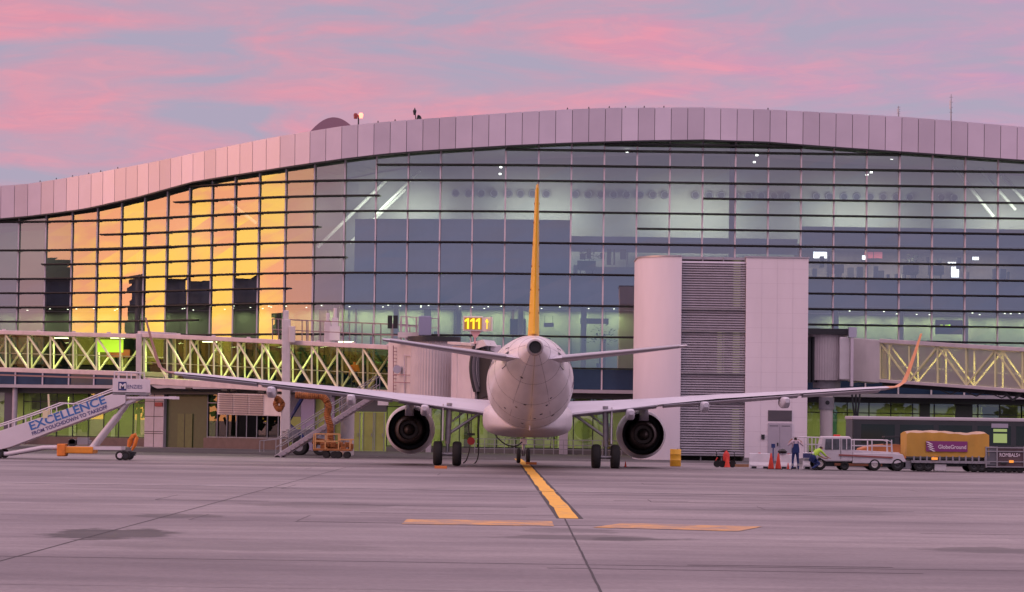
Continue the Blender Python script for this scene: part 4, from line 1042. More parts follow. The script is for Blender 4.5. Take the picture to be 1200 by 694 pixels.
# service stair
m = MB(); s0, s1 = W(323, 536.5, 146), W(441, 462, 149.5)
side = Vector((.15, 1.0, 0)).normalized()
for off in (0, .95): m.beam(s0+side*off, s1+side*off, .05, .26)
m.build('stair_stringer', mat('stair_grey', (.50, .44, .48), .5, .3, .15, 3), BR, True)
m = MB(); nst = 23
for k in range(1, nst):
    q = s0.lerp(s1, k/nst); m.add([q+Vector((-.13, 0, 0)), q+Vector((.13, 0, 0)), q+side*.95+Vector((.13, 0, 0)), q+side*.95+Vector((-.13, 0, 0))]+[v-Vector((0, 0, .05)) for v in (q+Vector((-.13, 0, 0)), q+Vector((.13, 0, 0)), q+side*.95+Vector((.13, 0, 0)), q+side*.95+Vector((-.13, 0, 0)))], [(0, 1, 2, 3), (7, 6, 5, 4), (0, 4, 5, 1), (1, 5, 6, 2), (2, 6, 7, 3), (3, 7, 4, 0)])
m.build('stair_tread', M_steel, BR, True)
m = MB(); up_ = Vector((0, 0, 1.05))
for off in (0, .95):
    for hh in (1.0, .55): m.beam(s0+side*off+up_*hh, s1+side*off+up_*hh, .045)
    for k in range(0, 9): q = s0.lerp(s1, k/8)+side*off; m.beam(q, q+up_, .04)
    m.beam(s0+side*off+up_, s0+side*off+up_*.9+Vector((-.9, 0, 0)), .04); m.beam(s0+side*off+up_*.9+Vector((-.9, 0, 0)), s0+side*off+Vector((-.9, 0, .3)), .04)
m.build('stair_handrail', M_steel, BR, True)
m = MB()
for off in (0, .95): m.lathe([(-.05, 0), (-.05, .16), (.05, .16), (.05, 0)], s0+side*off+Vector((.1, 0, -.02)), (0, 1, 0), 16)
m.build('stair_caster', M_rubber, BR, True, 40)

# gate number sign
s0 = cp(554.5, 379.5, 140.2); G = thing('gate_number_sign', 'yellow gate sign showing 111 above the boarding bridge cab', 'sign', tuple(cp(556, 402, 140.2)))
bx = MB(); bx.cbox(s0, 1.10, .32, .80); o = bx.build('sign_box', mat('sign_frame', (.62, .55, .52), .5), G, True, bev=.05)
MB().box(s0.x-.47, s0.x+.47, s0.y-.175, s0.y-.165, s0.z-.32, s0.z+.32).build('sign_face', mat('sign_face_brown', (.42, .22, .02), .5, emit=(.5, .25, .02), es=.12), o, True)
M_num = mat('number_yellow', (1, .85, .05), .5, emit=(1, .82, .02), es=.6)
def ones(w, h, F, par):
    for k in range(3):
        m = MB(); x = w*(k+.5)/3; t = w*.075
        poly = [(x-t*.4, 0), (x+t*1.1, 0), (x+t*1.1, h), (x-t*.2, h), (x-t*2.4, h*.80), (x-t*2.4, h*.64), (x-t*.4, h*.74)]
        m.prism([F @ Vector((a, b, 0)) for a, b in poly], F.to_3x3() @ Vector((0, 0, .02))); m.build('number', M_num, par, True)
ones(.90, .58, facing((s0.x-.45, s0.y-.18, s0.z-.29)), o)
# angled second face
c2_ = s0+Vector((.80, .45, 0)); Mr = Matrix.Translation(c2_) @ Matrix.Rotation(R(-62), 4, 'Z')
b2 = MB().cbox((0, 0, 0), .9, .10, .76, Mr); o2 = b2.build('side_box', MATS['sign_frame'], G, True)
ones(.80, .54, Matrix.Translation(c2_) @ Matrix.Rotation(R(62), 4, 'Z') @ facing((-.40, -.06, -.27)), o2)
m = MB(); m.beam(s0+Vector((.1, .05, -.4)), cp(556.5, 403, 140.3), .10); m.prism([s0+Vector((-.15, 0, -.4)), s0+Vector((.45, 0, -.4)), s0+Vector((.2, 0, -.75)), s0+Vector((.05, 0, -.75))], (0, .1, 0))
m.build('stem', mat('stem_pink', (.60, .33, .33), .5), G, True)

# ---- right bridge
B2 = plane_pt(W(1000, 420, 171), W(1200, 420, 167))
RB = thing('boarding_bridge', 'pale boarding bridge with yellow-lit diagonal braces right of the white tower', 'boarding bridge', tuple(Vector(B2(970, 430).xy.to_3d())))
tops = lambda x: 396+(x-1000)*.062; bots = lambda x: 446+(x-1000)*.071
M_tr2 = mat('truss_yellowish', (.68, .62, .36), .5, 0, .1, 2)  # braces coloured yellow as if lit by the tunnel lamps
tunnel(RB, B2, 1031, 1300, (tops(1031), tops(1300)), (bots(1031), bots(1300)), 2.9, [(1031, 1066), (1066, 1100), (1100, 1134), (1134, 1168), (1168, 1200), (1200, 1234), (1234, 1268)], M_brroof, 'main_tunnel', both=True, m_tr=M_tr2, floorh=.22)
MATS['bridge_glass_b'] = None
m = MB(); a, b = B2(1000, 396), B2(1031, 398.5); a_, b_ = B2(1000, 446.5), B2(1031, 449); nn = Vector((0, 2.9, 0))
m.loft([[a, a_, a_+nn, a+nn], [b, b_, b_+nn, b+nn]]); m.build('closed_end', M_bridge, RB, True, bev=.04)
for x in (1050, 1095, 1140, 1185, 1230):
    p = B2(x, tops(x)+6, 1.4); area('tunnel_light', (p.x, p.y, p.z), 2.2, .25, 70, (1, .95, .42))
MB().beam(B2(1035, 402.5, .4), B2(1035, 443, .4), .25, .1).build('door_jamb', mat('lit_yellow', (.85, .78, .12), .5), RB, True)  # lamplight on the jamb put into its bright yellow colour
m = MB(); m.beam(B2(1030, 449.5, 1.4), B2(1300, 471, 1.4), .8, .28)
for x in (1100, 1130, 1160, 1192): m.beam(B2(x, bots(x)+4, .6), B2(x+12, bots(x)+9, .6), .08); m.beam(B2(x+12, bots(x)+9, .6), B2(x+22, bots(x)+4, .6), .08)
m.build('underframe', M_dark, RB, True)
for xx in (1176,):
    m = MB(); m.beam(B2(xx, 460, .3), B2(xx+10, 469, .3), .14); m.beam(B2(xx+10, 469, .3), B2(xx+20, 461, .3), .14); m.build('cable_hook', M_dark, RB, True)
c = cp(969, 420, 170); zb_, zt_ = cp(969, 446, 170).z, cp(969, 393, 170).z; n = 96
ring = [Vector((c.x+(1.30+.025*(k % 2))*math.cos(2*math.pi*k/n), c.y+(1.3+.025*(k % 2))*math.sin(2*math.pi*k/n), 0)) for k in range(n)]
MB().loft([[v+Vector((0, 0, zb_)) for v in ring], [v+Vector((0, 0, zt_)) for v in ring]]).build('rotunda', MATS['corrugated'], RB, True)
MB().box(cp(946, 0, 170).x-.6, cp(1000, 0, 170).x-.1, 168.4, 172, zt_, zt_+.38).build('rotunda_roof', M_dark, RB, True)
MB().cbox((cp(1002, 0, 168.2).x, 168.2, zt_+.15), .5, .5, .65).build('roof_hatch', MATS['lamp_grey'], RB, True)
m = MB(); a, b = cp(984, 395, 168.4), cp(995.5, 445, 168.4); m.box(a.x, b.x, 168.3, 171.5, b.z, a.z); m.build('white_panel', M_white, RB, True, bev=.03)
m = MB(); a, b = cp(997.2, 391, 168), cp(1000, 453, 168); m.box(a.x, b.x, 168, 168.3, b.z, a.z); m.build('end_post', M_mull, RB, True)
m = MB(); a, b = cp(944, 393, 169), cp(957, 448, 169)
for k in range(6): x = a.x+k*.14; m.path([(x, 169.2+.1*(k % 2), a.z-.1-i*.6+(.05 if i % 2 else 0)) for i in range(6)], .10 if k % 2 else .14, 8)
m.build('folding_canopy', M_dark, RB, True, 60)
m = MB(); m.tube((c.x, c.y, 0), (c.x, c.y, zb_-.5), .42, n=24); m.build('support_pillar', M_bridge, RB, True, 40)
m = MB(); m.tube((c.x, c.y, zb_-1.9), (c.x, c.y, zb_-1.1), .50, n=24); m.tube((c.x, c.y, zb_-.5), (c.x, c.y, zb_), .9, n=24); m.build('pillar_collar', M_grey, RB, True, 40)
MB().tube((c.x, c.y-.5, zb_-1.45), (c.x, c.y-.54, zb_-1.45), .14, n=16).build('round_plate', M_dark, RB, True)
MB().box(c.x-.55, c.x+1.1, c.y-.9, c.y+.9, 0, 1.0).build('pillar_base', M_bridge, RB, True, bev=.05)
m = MB()
for k in range(3): m.path([cp(998+k*5, 456, 168.5), cp(999+k*4, 470, 168.5), cp(1001+k*2, 485, 168.5), cp(1000+k*3, 510, 168.5)], .06, 6)
m.build('service_cable', M_dark, RB, True, 60)
# ------------------------------------------------------------ mobile passenger stairs
SY = 128.0
def S(px, py, dy=0): p = W(px, py, SY); return Vector((p.x, SY+dy, p.z))
ST = thing('passenger_stairs', 'white mobile passenger stairs lettered EXCELLENCE parked under the boarding bridge', 'passenger stairs', (S(60, 538).x, SY+.8, 0))
M_stw = mat('stairs_white', (.66, .61, .66), .4, 0, .07, 1)
M_txt = mat('letter_blue', (.05, .16, .42), .5); M_txt2 = mat('letter_dark', (.10, .09, .22), .5)
side_px = [(-52, 522), (-52, 530), (0, 527), (13, 523.5), (139.5, 476), (147, 472), (147, 461), (132, 461.5), (0, 505), (-20, 513)]
for dy in (0, 1.5):
    MB().prism([S(x, y, dy) for x, y in side_px], (0, .06, 0)).build('side_panel', M_stw, ST, True, bev=.01)
m = MB(); m.prism([S(132, 443.5), S(171, 444.5), S(171, 461), S(132, 460.5)], (0, .06, 0)); m.prism([S(132, 443.5, 1.5), S(171, 444.5, 1.5), S(171, 461, 1.5), S(132, 460.5, 1.5)], (0, .06, 0))
m.build('platform_panel', M_stw, ST, True, bev=.01)
MB().prism([S(132, 459.5), S(172, 460), S(172, 463), S(132, 462.5)], (0, 1.56, 0)).build('platform_floor', M_steel, ST, True)
m = MB(); nst = 20; a, b = S(-20, 522), S(140, 464)
for k in range(nst): q = a.lerp(b, k/nst); m.box(q.x-.15, q.x+.2, SY+.06, SY+1.5, q.z-.03, q.z)
m.build('stair_tread', M_steel, ST, True)
m = MB()
for dy in (.03, 1.53):
    m.path([S(-30, 507, dy), S(0, 497.5, dy), S(40, 484, dy), S(70, 472.5, dy), S(86, 473.5, dy), S(132, 456, dy)], .035, 8)
    for px, y0, y1 in ((10, 494, 503), (30, 487.5, 496), (60, 476.5, 487), (86, 473.5, 478)): m.beam(S(px, y0, dy), S(px, y1, dy), .05)
    for px in (134, 148.5, 164): m.beam(S(px, 436, dy), S(px, 445, dy), .05)
    m.path([S(134, 436, dy), S(148, 436.3, dy), S(164, 436.8, dy)], .03)
m.build('handrail', M_stw, ST, True, 50)
m = MB(); m.beam(S(55, 462, .4), S(56.5, 497, .4), .08); m.box(S(50, 485).x, S(56, 485).x, SY-.02, SY+.02, S(50, 490).z, S(50, 481).z)
m.build('hand_lever', mat('lever_cream', (.70, .62, .40), .5), ST, True)
m = MB()
for dy in (.1, 1.3): m.beam(S(148, 466, dy), S(200, 466, dy), .12, .1); m.beam(S(205, 466.2, dy)-Vector((.3, 0, 0)), S(206, 466.2, dy), .16, .14)
m.build('guard_rail', M_stw, ST, True)
for dy in (.2, 1.3): MB().beam(S(146, 473, dy), S(170, 462.5, dy), .14).build('platform_brace', M_stw, ST, True)
m = MB()
for dy in (.25, 1.2): m.tube(S(106, 525, dy), S(136, 487, dy), .13); m.tube(S(136, 487, dy), S(146, 474, dy), .085)
m.build('lift_ram', M_white, ST, True, 40)
m = MB()
for dy in (.1, 1.3):
    m.path([S(-10, 532, dy), S(8, 532, dy), S(28, 528.5, dy), S(50, 524.5, dy), S(70, 524.5, dy)], .11, 8)
    m.beam(S(70, 524.8, dy), S(142, 525.5, dy), .18, .16)
m.build('chassis', M_stw, ST, True, 60)
MB().cbox((S(90, 528).x, SY+.7, S(90, 527.5).z), S(111, 0).x-S(73, 0).x, 1.5, .34).build('engine_housing', mat('safety_orange', (.80, .30, .03), .45, 0, .12, 3), ST, True, bev=.05)
MB().cbox((S(72, 528).x, SY+.3, S(72, 527.5).z), .42, .9, .62).build('stabiliser', M_orange, ST, True, bev=.06)
MB().cbox(S(83, 518, .6), .35, .5, .25).build('pump', M_grey, ST, True, bev=.03)
m = MB(); m.cbox(S(95, 517.5, .7), .55, .6, .38); m.cbox(S(99.5, 519, .7), .4, .4, .25)
m.build('engine', [M_grey], ST, True, bev=.03)
c = S(83, 519, .35); MB().tube(c, c+Vector((0, .3, 0)), .2, n=16).build('air_filter', M_black, ST, True, 40)
for x, r_ in ((140.5, .23), (147, .22), (-1, .23)):
    for dy in (.05, 1.35):
        c = S(x, 534, dy); c.z = r_+.01
        w = MB().lathe([(-.07, .12), (-.09, r_*.8), (-.05, r_), (.05, r_), (.09, r_*.8), (.07, .12)], c, (0, 1, 0), 24).build('tyre', M_rubber, ST, True, 50)
        MB().lathe([(-.085, 0), (-.085, .13), (.07, .13), (.07, 0)], c, (0, 1, 0), 18).build('rim', M_stw if x == 140.5 and dy < 1 else M_dark, w, True, 40)
m = MB(); m.path([S(149, 524, .5), S(151, 517, .5), S(154, 511, .5), S(157, 509.5, .5), S(158.5, 513, .5), S(156, 522, .5), S(153, 528, .5)], [.09, .15, .12, .09, .1, .1, .05], 8)
m.build('tow_bar', M_orange, ST, True, 50)
m = MB(); m.beam(S(145, 531, .5), S(158, 531, .5), .06); m.cbox(S(155, 532, .5), .15, .3, .2); m.build('tow_hitch', M_dark, ST, True)
p0, p1 = S(35.5, 504.5, -.012), S(124, 472.5, -.012)
text('lettering', 'EXCELLENCE', M_txt, ST, facing(p0, p1), .56, .004, True, (p1-p0).length, .012)
p0, p1 = S(38, 510.5, -.012), S(126, 478.6, -.012)
text('small_lettering', 'FROM TOUCHDOWN TO TAKEOFF', M_txt2, ST, facing(p0, p1), .25, .004, True, (p1-p0).length, .006)
a = S(138.5, 457.5, -.01); b = MB().box(a.x, a.x+.40, SY-.02, SY-.008, a.z, a.z+.42).build('logo_plate', mat('logo_navy', (.03, .04, .16), .5), ST, True, bev=.003)
text('logo_letter', 'M', mat('letter_white', (.75, .72, .76), .5), ST, facing((a.x+.045, SY-.026, a.z+.09)), .36, .004, True, .31, .012)
text('brand_lettering', 'ENZIES', M_txt2, ST, facing((a.x+.44, SY-.012, a.z+.10)), .26, .004, True, .72)
# ------------------------------------------------------------ hot air hose and orange cart
M_duct = mat('duct_orange', (.30, .11, .03), .75, 0, .6, 5)
def duct(name, pts, r, label):
    P_ = [Vector(p) for p in pts]; out = []; rad = []; kk = 0
    for i in range(len(P_)-1):
        p0, p1, p2, p3 = P_[max(i-1, 0)], P_[i], P_[i+1], P_[min(i+2, len(P_)-1)]
        for k in range(14):
            t = k/14; out.append(.5*((2*p1)+(-p0+p2)*t+(2*p0-5*p1+4*p2-p3)*t*t+(-p0+3*p1-3*p2+p3)*t**3)); rad.append(r*(1 if kk % 2 else .82)); kk += 1
    return tag(MB().path(out, rad, 12).build(name, M_duct), label, 'air hose', 'orange air hoses under the boarding bridge')
duct('air_hose', [W(346, 463, 147), W(362, 464, 147), W(378, 465, 147), W(385, 476, 147), W(383.5, 486, 147), W(387, 500, 147), W(387, 510, 147), W(388, 524, 147)], .21, 'thick orange ribbed hose bending down from the bridge to the cart')
duct('air_hose', [W(322, 466, 149), W(327, 468, 149), W(331, 474, 149), W(327, 480, 149), W(323, 474, 149), W(326, 468, 149.3)], .17, 'short orange hose coiled at the end of the cooling unit')
duct('air_hose', [W(366, 517, 147.5), W(376, 518, 147.5), W(384, 521, 147), W(392, 523, 147)], .2, 'orange hose lying along the top of the cart')
CY = 145.0
CT = thing('baggage_dolly', 'orange wheeled dolly with rails at the foot of the bridge stair', 'dolly', (W(390, 536, CY).x, CY+.6, 0))
def cx(px): return W(px, 530, CY).x
m = MB(); m.box(cx(367), cx(412), CY, CY+1.3, .42, .54); m.build('deck', mat('deck_orange', (.32, .12, .03), .6, 0, .3, 4), CT, True, bev=.02)
m = MB()
for dy in (0, 1.25):
    for px in (367.5, 381, 396.5, 410): m.beam((cx(px), CY+dy, .5), (cx(px), CY+dy, 1.35 if px < 400 else 1.1), .06)
    for z in (1.35, .95): m.beam((cx(367.5), CY+dy, z), (cx(396.5), CY+dy, z), .06)
    m.beam((cx(396), CY+dy, 1.05), (cx(413), CY+dy, 1.05), .07)
m.build('rail', mat('rail_orange', (.55, .30, .12), .5), CT, True)
m = MB()
for k in range(9): m.cbox((cx(378+k*4), CY+.3+.25*(k % 3), .68+.08*(k % 2)), .3, .3, .3)
m.build('coiled_load', M_duct, CT, True, bev=.05)
for px in (382, 391, 396, 406):
    for dy in (.12, 1.1):
        MB().lathe([(-.06, 0), (-.08, .12), (-.07, .19), (.07, .19), (.08, .12), (.06, 0)], (cx(px), CY+dy, .195), (0, 1, 0), 18).build('wheel', M_rubber, CT, True, 40)
# bollard lamp
q = W(329, 524, 150); L_ = thing('apron_post', 'thin white post with a lamp head left of the bridge bogie', 'post', (q.x, q.y, 0))
MB().tube((q.x, q.y, 0), (q.x, q.y, 2.6), .05).build('post', M_white, L_, True, 40)
MB().cbox((q.x, q.y-.05, 2.72), .22, .2, .26).build('lamp_head', M_white, L_, True, bev=.04)
# ------------------------------------------------------------ equipment on the right
VY = 129.0
def V(px, py, dy=0): p = W(px, py, VY); return Vector((p.x, VY+dy, p.z))
def vx(px): return V(px, 545).x
def wheel(par, px, r_, dy, wd=.2, mrim=None, tname='tyre', Y=None):
    c = Vector((vx(px), VY+dy, r_+.005))
    w = MB().lathe([(-wd*.4, r_*.5), (-wd*.5, r_*.7), (-wd*.42, r_*.93), (-wd*.2, r_), (wd*.2, r_), (wd*.42, r_*.93), (wd*.5, r_*.7), (wd*.4, r_*.5)], c, (0, 1, 0), 26).build(tname, M_rubber, par, True, 50)
    MB().lathe([(-wd*.35, 0), (-wd*.38, r_*.2), (-wd*.25, r_*.28), (-wd*.42, r_*.52), (wd*.42, r_*.52), (wd*.35, 0)], c, (0, 1, 0), 20).build('rim', mrim or M_grey, w, True, 40)
# belt loader / service truck
TR = thing('belt_loader', 'white open-backed airport belt loader with a small cab and rails', 'belt loader', (vx(1010), VY+.9, 0))
M_tw = mat('truck_white', (.62, .58, .62), .4, 0, .12, 1.5)
g0 = lambda y, px=1000: V(px, y).z
m = MB(); bz = lambda px, y, dy=0: V(px, y, dy)
m.prism([bz(961, 541), bz(961, 531), bz(965, 511.5), bz(996, 511.5), bz(999, 516), bz(999, 541)], (0, 1.7, 0)); cabt = m.build('cab', M_tw, TR, True, bev=.06)
for a, b, c_, d in ((967, 983.5, 514.5, 527), (987, 997, 514.5, 527)):
    m = MB(); m.prism([bz(a+(.6 if a < 980 else 0), c_)+Vector((0, -.02, 0)), bz(b, c_)+Vector((0, -.02, 0)), bz(b, d)+Vector((0, -.02, 0)), bz(a-.6*(a < 980), d)+Vector((0, -.02, 0))], (0, .015, 0)); wd = m.build('side_window', mat('cab_glass', (.10, .11, .13), .1, 0, .5, 3), cabt, True)
    m = MB()
    for x in ((a+b)/2,): m.beam(bz(x, c_-.2)+Vector((0, -.03, 0)), bz(x, d)+Vector((0, -.03, 0)), .05)
    m.build('window_bar', M_tw, cabt, True)
m = MB(); m.beam(bz(985.3, 514, 0)+Vector((0, -.01, 0)), bz(985.3, 538)+Vector((0, -.01, 0)), .02); m.build('door_seam', M_dark, cabt, True)
m = MB(); m.prism([bz(999, 543), bz(999, 531), bz(1042, 531), bz(1058, 532.5), bz(1062, 541), bz(1050, 543.5)], (0, 1.75, 0)); m.build('body', M_tw, TR, True, bev=.03)
m = MB(); m.prism([bz(983, 532.3), bz(1046, 535.5), bz(1046, 537.3), bz(983, 534.2)], (0, -.06, 0)); m.build('side_stripe', mat('brick_red', (.30, .09, .08), .6), TR, True)
m = MB(); m.prism([bz(985, 528.5), bz(1062, 533), bz(1062, 536), bz(985, 531)], (0, .9, 0)) if False else m.prism([V(1000, 527.5, .4), V(1055, 530.5, .4), V(1061, 537.5, .4), V(1000, 533, .4)], (0, .9, 0)); m.build('conveyor_belt', M_tw, TR, True, bev=.02)
for dy in (.05, 1.65):
    m = MB()
    for px in (1001, 1022, 1045): m.beam(V(px, 515.5, dy), V(px, 531, dy), .055)
    m.path([V(1001, 515.5, dy), V(1022, 515.8, dy), V(1040, 516, dy), V(1045, 518, dy), V(1046, 531, dy)], .03)
    m.beam(V(1001, 522.5, dy), V(1045, 523, dy), .045)
    m.build('rail', M_tw, TR, True, 50); m = MB()
    m.path([V(940, 512.5, dy), V(963, 513, dy)], .03); m.beam(V(946, 521, dy), V(963, 521, dy), .045)
    for px in (947, 956): m.beam(V(px, 513, dy), V(px, 531, dy), .05)
    m.build('front_rail', M_tw, TR, True, 50)
MB().box(vx(943), vx(964), VY+.1, VY+1.6, g0(541), g0(538)).build('front_step', M_steel, TR, True)
MB().box(vx(962), vx(1062), VY+.25, VY+1.5, g0(547), g0(541.5)).build('chassis', M_dark, TR, True)
MB().box(vx(978), vx(1034), VY+.05, VY+.25, g0(546), g0(543)).build('side_skirt', mat('rust_skirt', (.22, .08, .04), .7), TR, True)
MB().cbox(V(1064, 545, .8), .45, 1.1, .4).build('rear_bumper', M_grey, TR, True, bev=.04)
for px, r_ in ((961, .31), (990, .22), (1025, .31), (1052, .33)):
    for dy in (.1, 1.6): wheel(TR, px, r_, dy, .22, mat('rim_cream', (.5, .46, .45), .5) if px in (961, 1025) else M_dark)
MB().cbox(V(983, 510.6, .8), .3, .3, .1).build('beacon', M_red, TR, True, bev=.02)
# container dolly with yellow tarpaulin
D1 = thing('cargo_trailer', 'trailer under a yellow tarpaulin with a purple name panel', 'trailer', (vx(1112), VY+1, 0))
M_tarp = mat('tarpaulin_yellow', (.52, .29, .045), .6, 0, .15, .9, .3)
M_tarpt = mat('tarpaulin_top', (.45, .30, .20), .65, 0, .25, 1)
m = MB(); nx, ny = 26, 6; vs = []; L0, L1 = vx(1062.5), vx(1159); D = 2.1
def toph(i, jj):
    px = 1062.5+(1159-1062.5)*i/nx; y = interp([(1062, 508.5), (1066, 507.2), (1100, 507), (1115, 508.2), (1135, 510), (1150, 508.2), (1157, 508.5), (1159, 510.5)], px)
    return V(px, y).z+.018*math.sin(i*1.3+jj)+(.10*math.sin(jj/ny*math.pi))
ring_rows = []
zbot = V(1110, 535.5).z
m2 = MB()
grid = [[Vector((L0+(L1-L0)*i/nx, VY+D*jj/ny, toph(i, jj))) for jj in range(ny+1)] for i in range(nx+1)]
vs = [v for row in grid for v in row]; m2.add(vs, [(i*(ny+1)+jj, (i+1)*(ny+1)+jj, (i+1)*(ny+1)+jj+1, i*(ny+1)+jj+1) for i in range(nx) for jj in range(ny)])
def wall(line):
    nz = 5; vs = []
    for k in range(nz+1):
        for q, (p, nn) in enumerate(line):
            f = k/nz; z = p.z*(1-f)+zbot*f; wv = .03*math.sin(q*1.7)*math.sin(f*3.1)
            vs.append(Vector((p.x, p.y, z))+nn*(wv+.0))
    w = len(line); m.add(vs, [(k*w+q, k*w+q+1, (k+1)*w+q+1, (k+1)*w+q) for k in range(nz) for q in range(w-1)])
wall([(grid[i][0], Vector((0, -1, 0))) for i in range(nx+1)]); wall([(grid[i][ny], Vector((0, 1, 0))) for i in range(nx+1)])
wall([(grid[0][j], Vector((-1, 0, 0))) for j in range(ny+1)]); wall([(grid[nx][j], Vector((1, 0, 0))) for j in range(ny+1)])
m.build('tarpaulin_side', M_tarp, D1, True, 60); m2.build('tarpaulin_top', M_tarpt, D1, True, 60)
a, b = V(1085, 529, -.06), V(1133.5, 517.5, -.06)
MB().box(a.x, b.x, VY-.07, VY-.05, a.z, b.z).build('name_panel', mat('panel_purple', (.20, .03, .16), .5), D1, True)
text('lettering', 'GlobeGround', mat('letter_pale', (.70, .62, .68), .5), D1, facing((V(1099, 525.6).x, VY-.078, V(1099, 525.8).z)), .27, .004, True, 1.38, .004)
m = MB()
for k in range(4):
    q = V(1090.5, 523.3)+Vector((-.14+.04*k, 0, .17-.115*k)); q.y = VY-.078
    m.path([q+Vector((-.10, 0, .05)), q+Vector((0, 0, .03)), q+Vector((.14, 0, -.05)), q+Vector((.24, 0, -.06))], [.012, .035, .035, .012], 6)
m.build('stripe_emblem', MATS['letter_pale'], D1, True, 50)
m = MB(); m.box(vx(1068), vx(1160), VY-.02, VY+2.0, V(1110, 543).z, V(1110, 540).z)
for k in range(12): m.beam(V(1071+k*7.6, 541.5, -.0), V(1071+k*7.6, 534.5, -.0), .07)
m.build('chassis', M_grey, D1, True)
MB().box(vx(1066), vx(1160), VY+.3, VY+1.7, V(1110, 546).z, V(1110, 543).z).build('frame_rail', M_dark, D1, True)
MB().cbox(V(1095, 537.5, -.06), .3, .05, .12).build('reflector', mat('amber_glow', (.9, .35, .05), .4, emit=(1, .35, .05), es=.5), D1, True)  # orange glow added to the reflector surface
for px in (1078, 1088, 1142, 1151):
    for dy in (.15, 1.85): wheel(D1, px, .30, dy, .24, M_dark)
MB().cbox(V(1102.5, 548, .3), .6, .4, .35).build('tool_box', M_white, D1, True, bev=.03)
MB().beam(V(1064, 546, 1), V(1052, 547, 1), .09).build('tow_bar', M_dark, D1, True)
# grey dolly with lettering
VY0 = VY
D2 = thing('baggage_trailer', 'dark grey slatted baggage trailer behind the yellow tarpaulin trailer', 'trailer', (vx(1210), VY+1, 0))
M_dg = mat('dolly_grey', (.12, .12, .14), .55, 0, .25, 2)
m = MB(); m.box(vx(1168.5), vx(1255), VY+.02, VY+.08, V(1190, 548.5).z, V(1190, 526).z); m.box(vx(1168.5), vx(1255), VY+1.7, VY+1.75, V(1190, 548.5).z, V(1190, 526).z)
m.build('side_board', mat('board_brown', (.10, .06, .07), .6, 0, .25, 2), D2, True)
MB().box(vx(1156), vx(1168), VY, VY+1.7, V(1160, 546).z, V(1160, 523.5).z).build('front_cabinet', M_dg, D2, True, bev=.03)
m = MB()
for px in (1155.5, 1168.3, 1200, 1230): m.beam(V(px, 523.5, -.02), V(px, 548, -.02), .06)
for y in (524.5, 529, 541, 547): m.beam(V(1155.5, y, -.02), V(1255, y+.9, -.02), .05)
m.build('frame', M_grey, D2, True)
MB().box(vx(1155), vx(1255), VY+.1, VY+1.65, V(1190, 552).z, V(1190, 548.5).z).build('chassis', M_dark, D2, True)
text('lettering', 'ROMBALS+', MATS['letter_pale'], D2, facing((vx(1171), VY-.01, V(1171, 535.2).z)), .26, .004, True, 1.02, .004)
MB().cbox(V(1185, 541, -.03), .22, .05, .12).build('reflector', MATS['amber_glow'], D2, True)
MB().cbox(V(1176, 543, -.02), .3, .04, .1).build('label_plate', M_black, D2, True)
for px in (1160, 1170, 1183, 1196, 1220):
    for dy in (.15, 1.6): wheel(D2, px, .26, dy, .2, M_dark)
# ------------------------------------------------------------ apron bus
BY = 148.0
BU = thing('apron_bus', 'long dark apron bus with a white roof behind the trailers', 'bus', (W(1110, 500, BY).x, BY+1.5, 0))
bx0, bx1 = W(999, 500, BY).x, W(999, 500, BY).x+13.8
zt_ = W(1100, 489, BY).z
m = MB(); m.box(bx0, bx1, BY, BY+3.0, .35, zt_-.18); m.build('body', mat('bus_body', (.03, .035, .04), .35, 0, .2, 1), BU, True, bev=.08)
m = MB(); m.box(bx0-.05, bx1+.05, BY-.06, BY+3.06, zt_-.20, zt_); m.build('roof', mat('bus_roof', (.42, .40, .44), .45), BU, True, bev=.05)
for k in range(6):
    a = bx0+.5+k*2.2
    MB().box(a, a+1.9, BY-.012, BY-.002, 1.25, zt_-.45).build('side_window', mat('bus_glass', (.02, .035, .035), .08), BU, True)
    if k in (1, 4): 
        m = MB(); m.box(a-.1, a+2.0, BY-.02, BY-.006, .45, 1.2); m.build('door', mat('bus_door', (.05, .055, .06), .4), BU, True)
for x in (bx0+2.2, bx1-2.6):
    for dy in (.15, 2.85):
        c = (x, BY+dy, .5); MB().lathe([(-.12, .28), (-.15, .4), (-.1, .5), (.1, .5), (.15, .4), (.12, .28)], c, (0, 1, 0), 24).build('tyre', M_rubber, BU, True, 50)
a = W(1171, 499, BY); MB().box(a.x-.45, a.x+.5, BY-.03, BY-.014, a.z-.12, a.z+.12).build('route_board', mat('board_pale', (.30, .29, .36), .5), BU, True)
for px, y0_, y1_ in ((1170, 503, 506), (1170, 508.5, 519)):
    a, b = W(px-6, y1_, BY), W(px+10, y0_, BY); MB().box(a.x, b.x, BY-.03, BY-.014, a.z, b.z).build('lit_window', mat('lit_bus_window', (.15, .2, .08), .4, emit=(.45, .6, .2), es=.35), BU, True)
# low orange tug between bus and loader
TG = thing('baggage_tractor', 'orange baggage tractor half hidden behind the belt loader', 'tractor', (W(1030, 530, 140).x, 140, 0))
def tg(px, py): return W(px, py, 139)
m = MB(); m.prism([tg(1008, 536), tg(1008, 526), tg(1020, 522), tg(1040, 520.5), tg(1062, 521), tg(1062, 538), tg(1008, 540)], (0, 1.6, 0)); m.build('body', mat('tug_orange', (.50, .17, .05), .5, 0, .25, 1), TG, True, bev=.06)
m = MB(); m.beam(tg(1036, 521), tg(1036, 512), .06); m.beam(tg(1054, 521), tg(1054, 512), .06); m.beam(tg(1035, 512), tg(1055, 512), 1.0, .08); m.build('canopy', M_dark, TG, True)
for px in (1016, 1054):
    c = tg(px, 536)+Vector((0, .1, 0)); c.z = .35; MB().lathe([(-.1, 0), (-.12, .25), (-.08, .35), (.08, .35), (.12, .25), (.1, 0)], c, (0, 1, 0), 20).build('wheel', M_rubber, TG, True, 40)
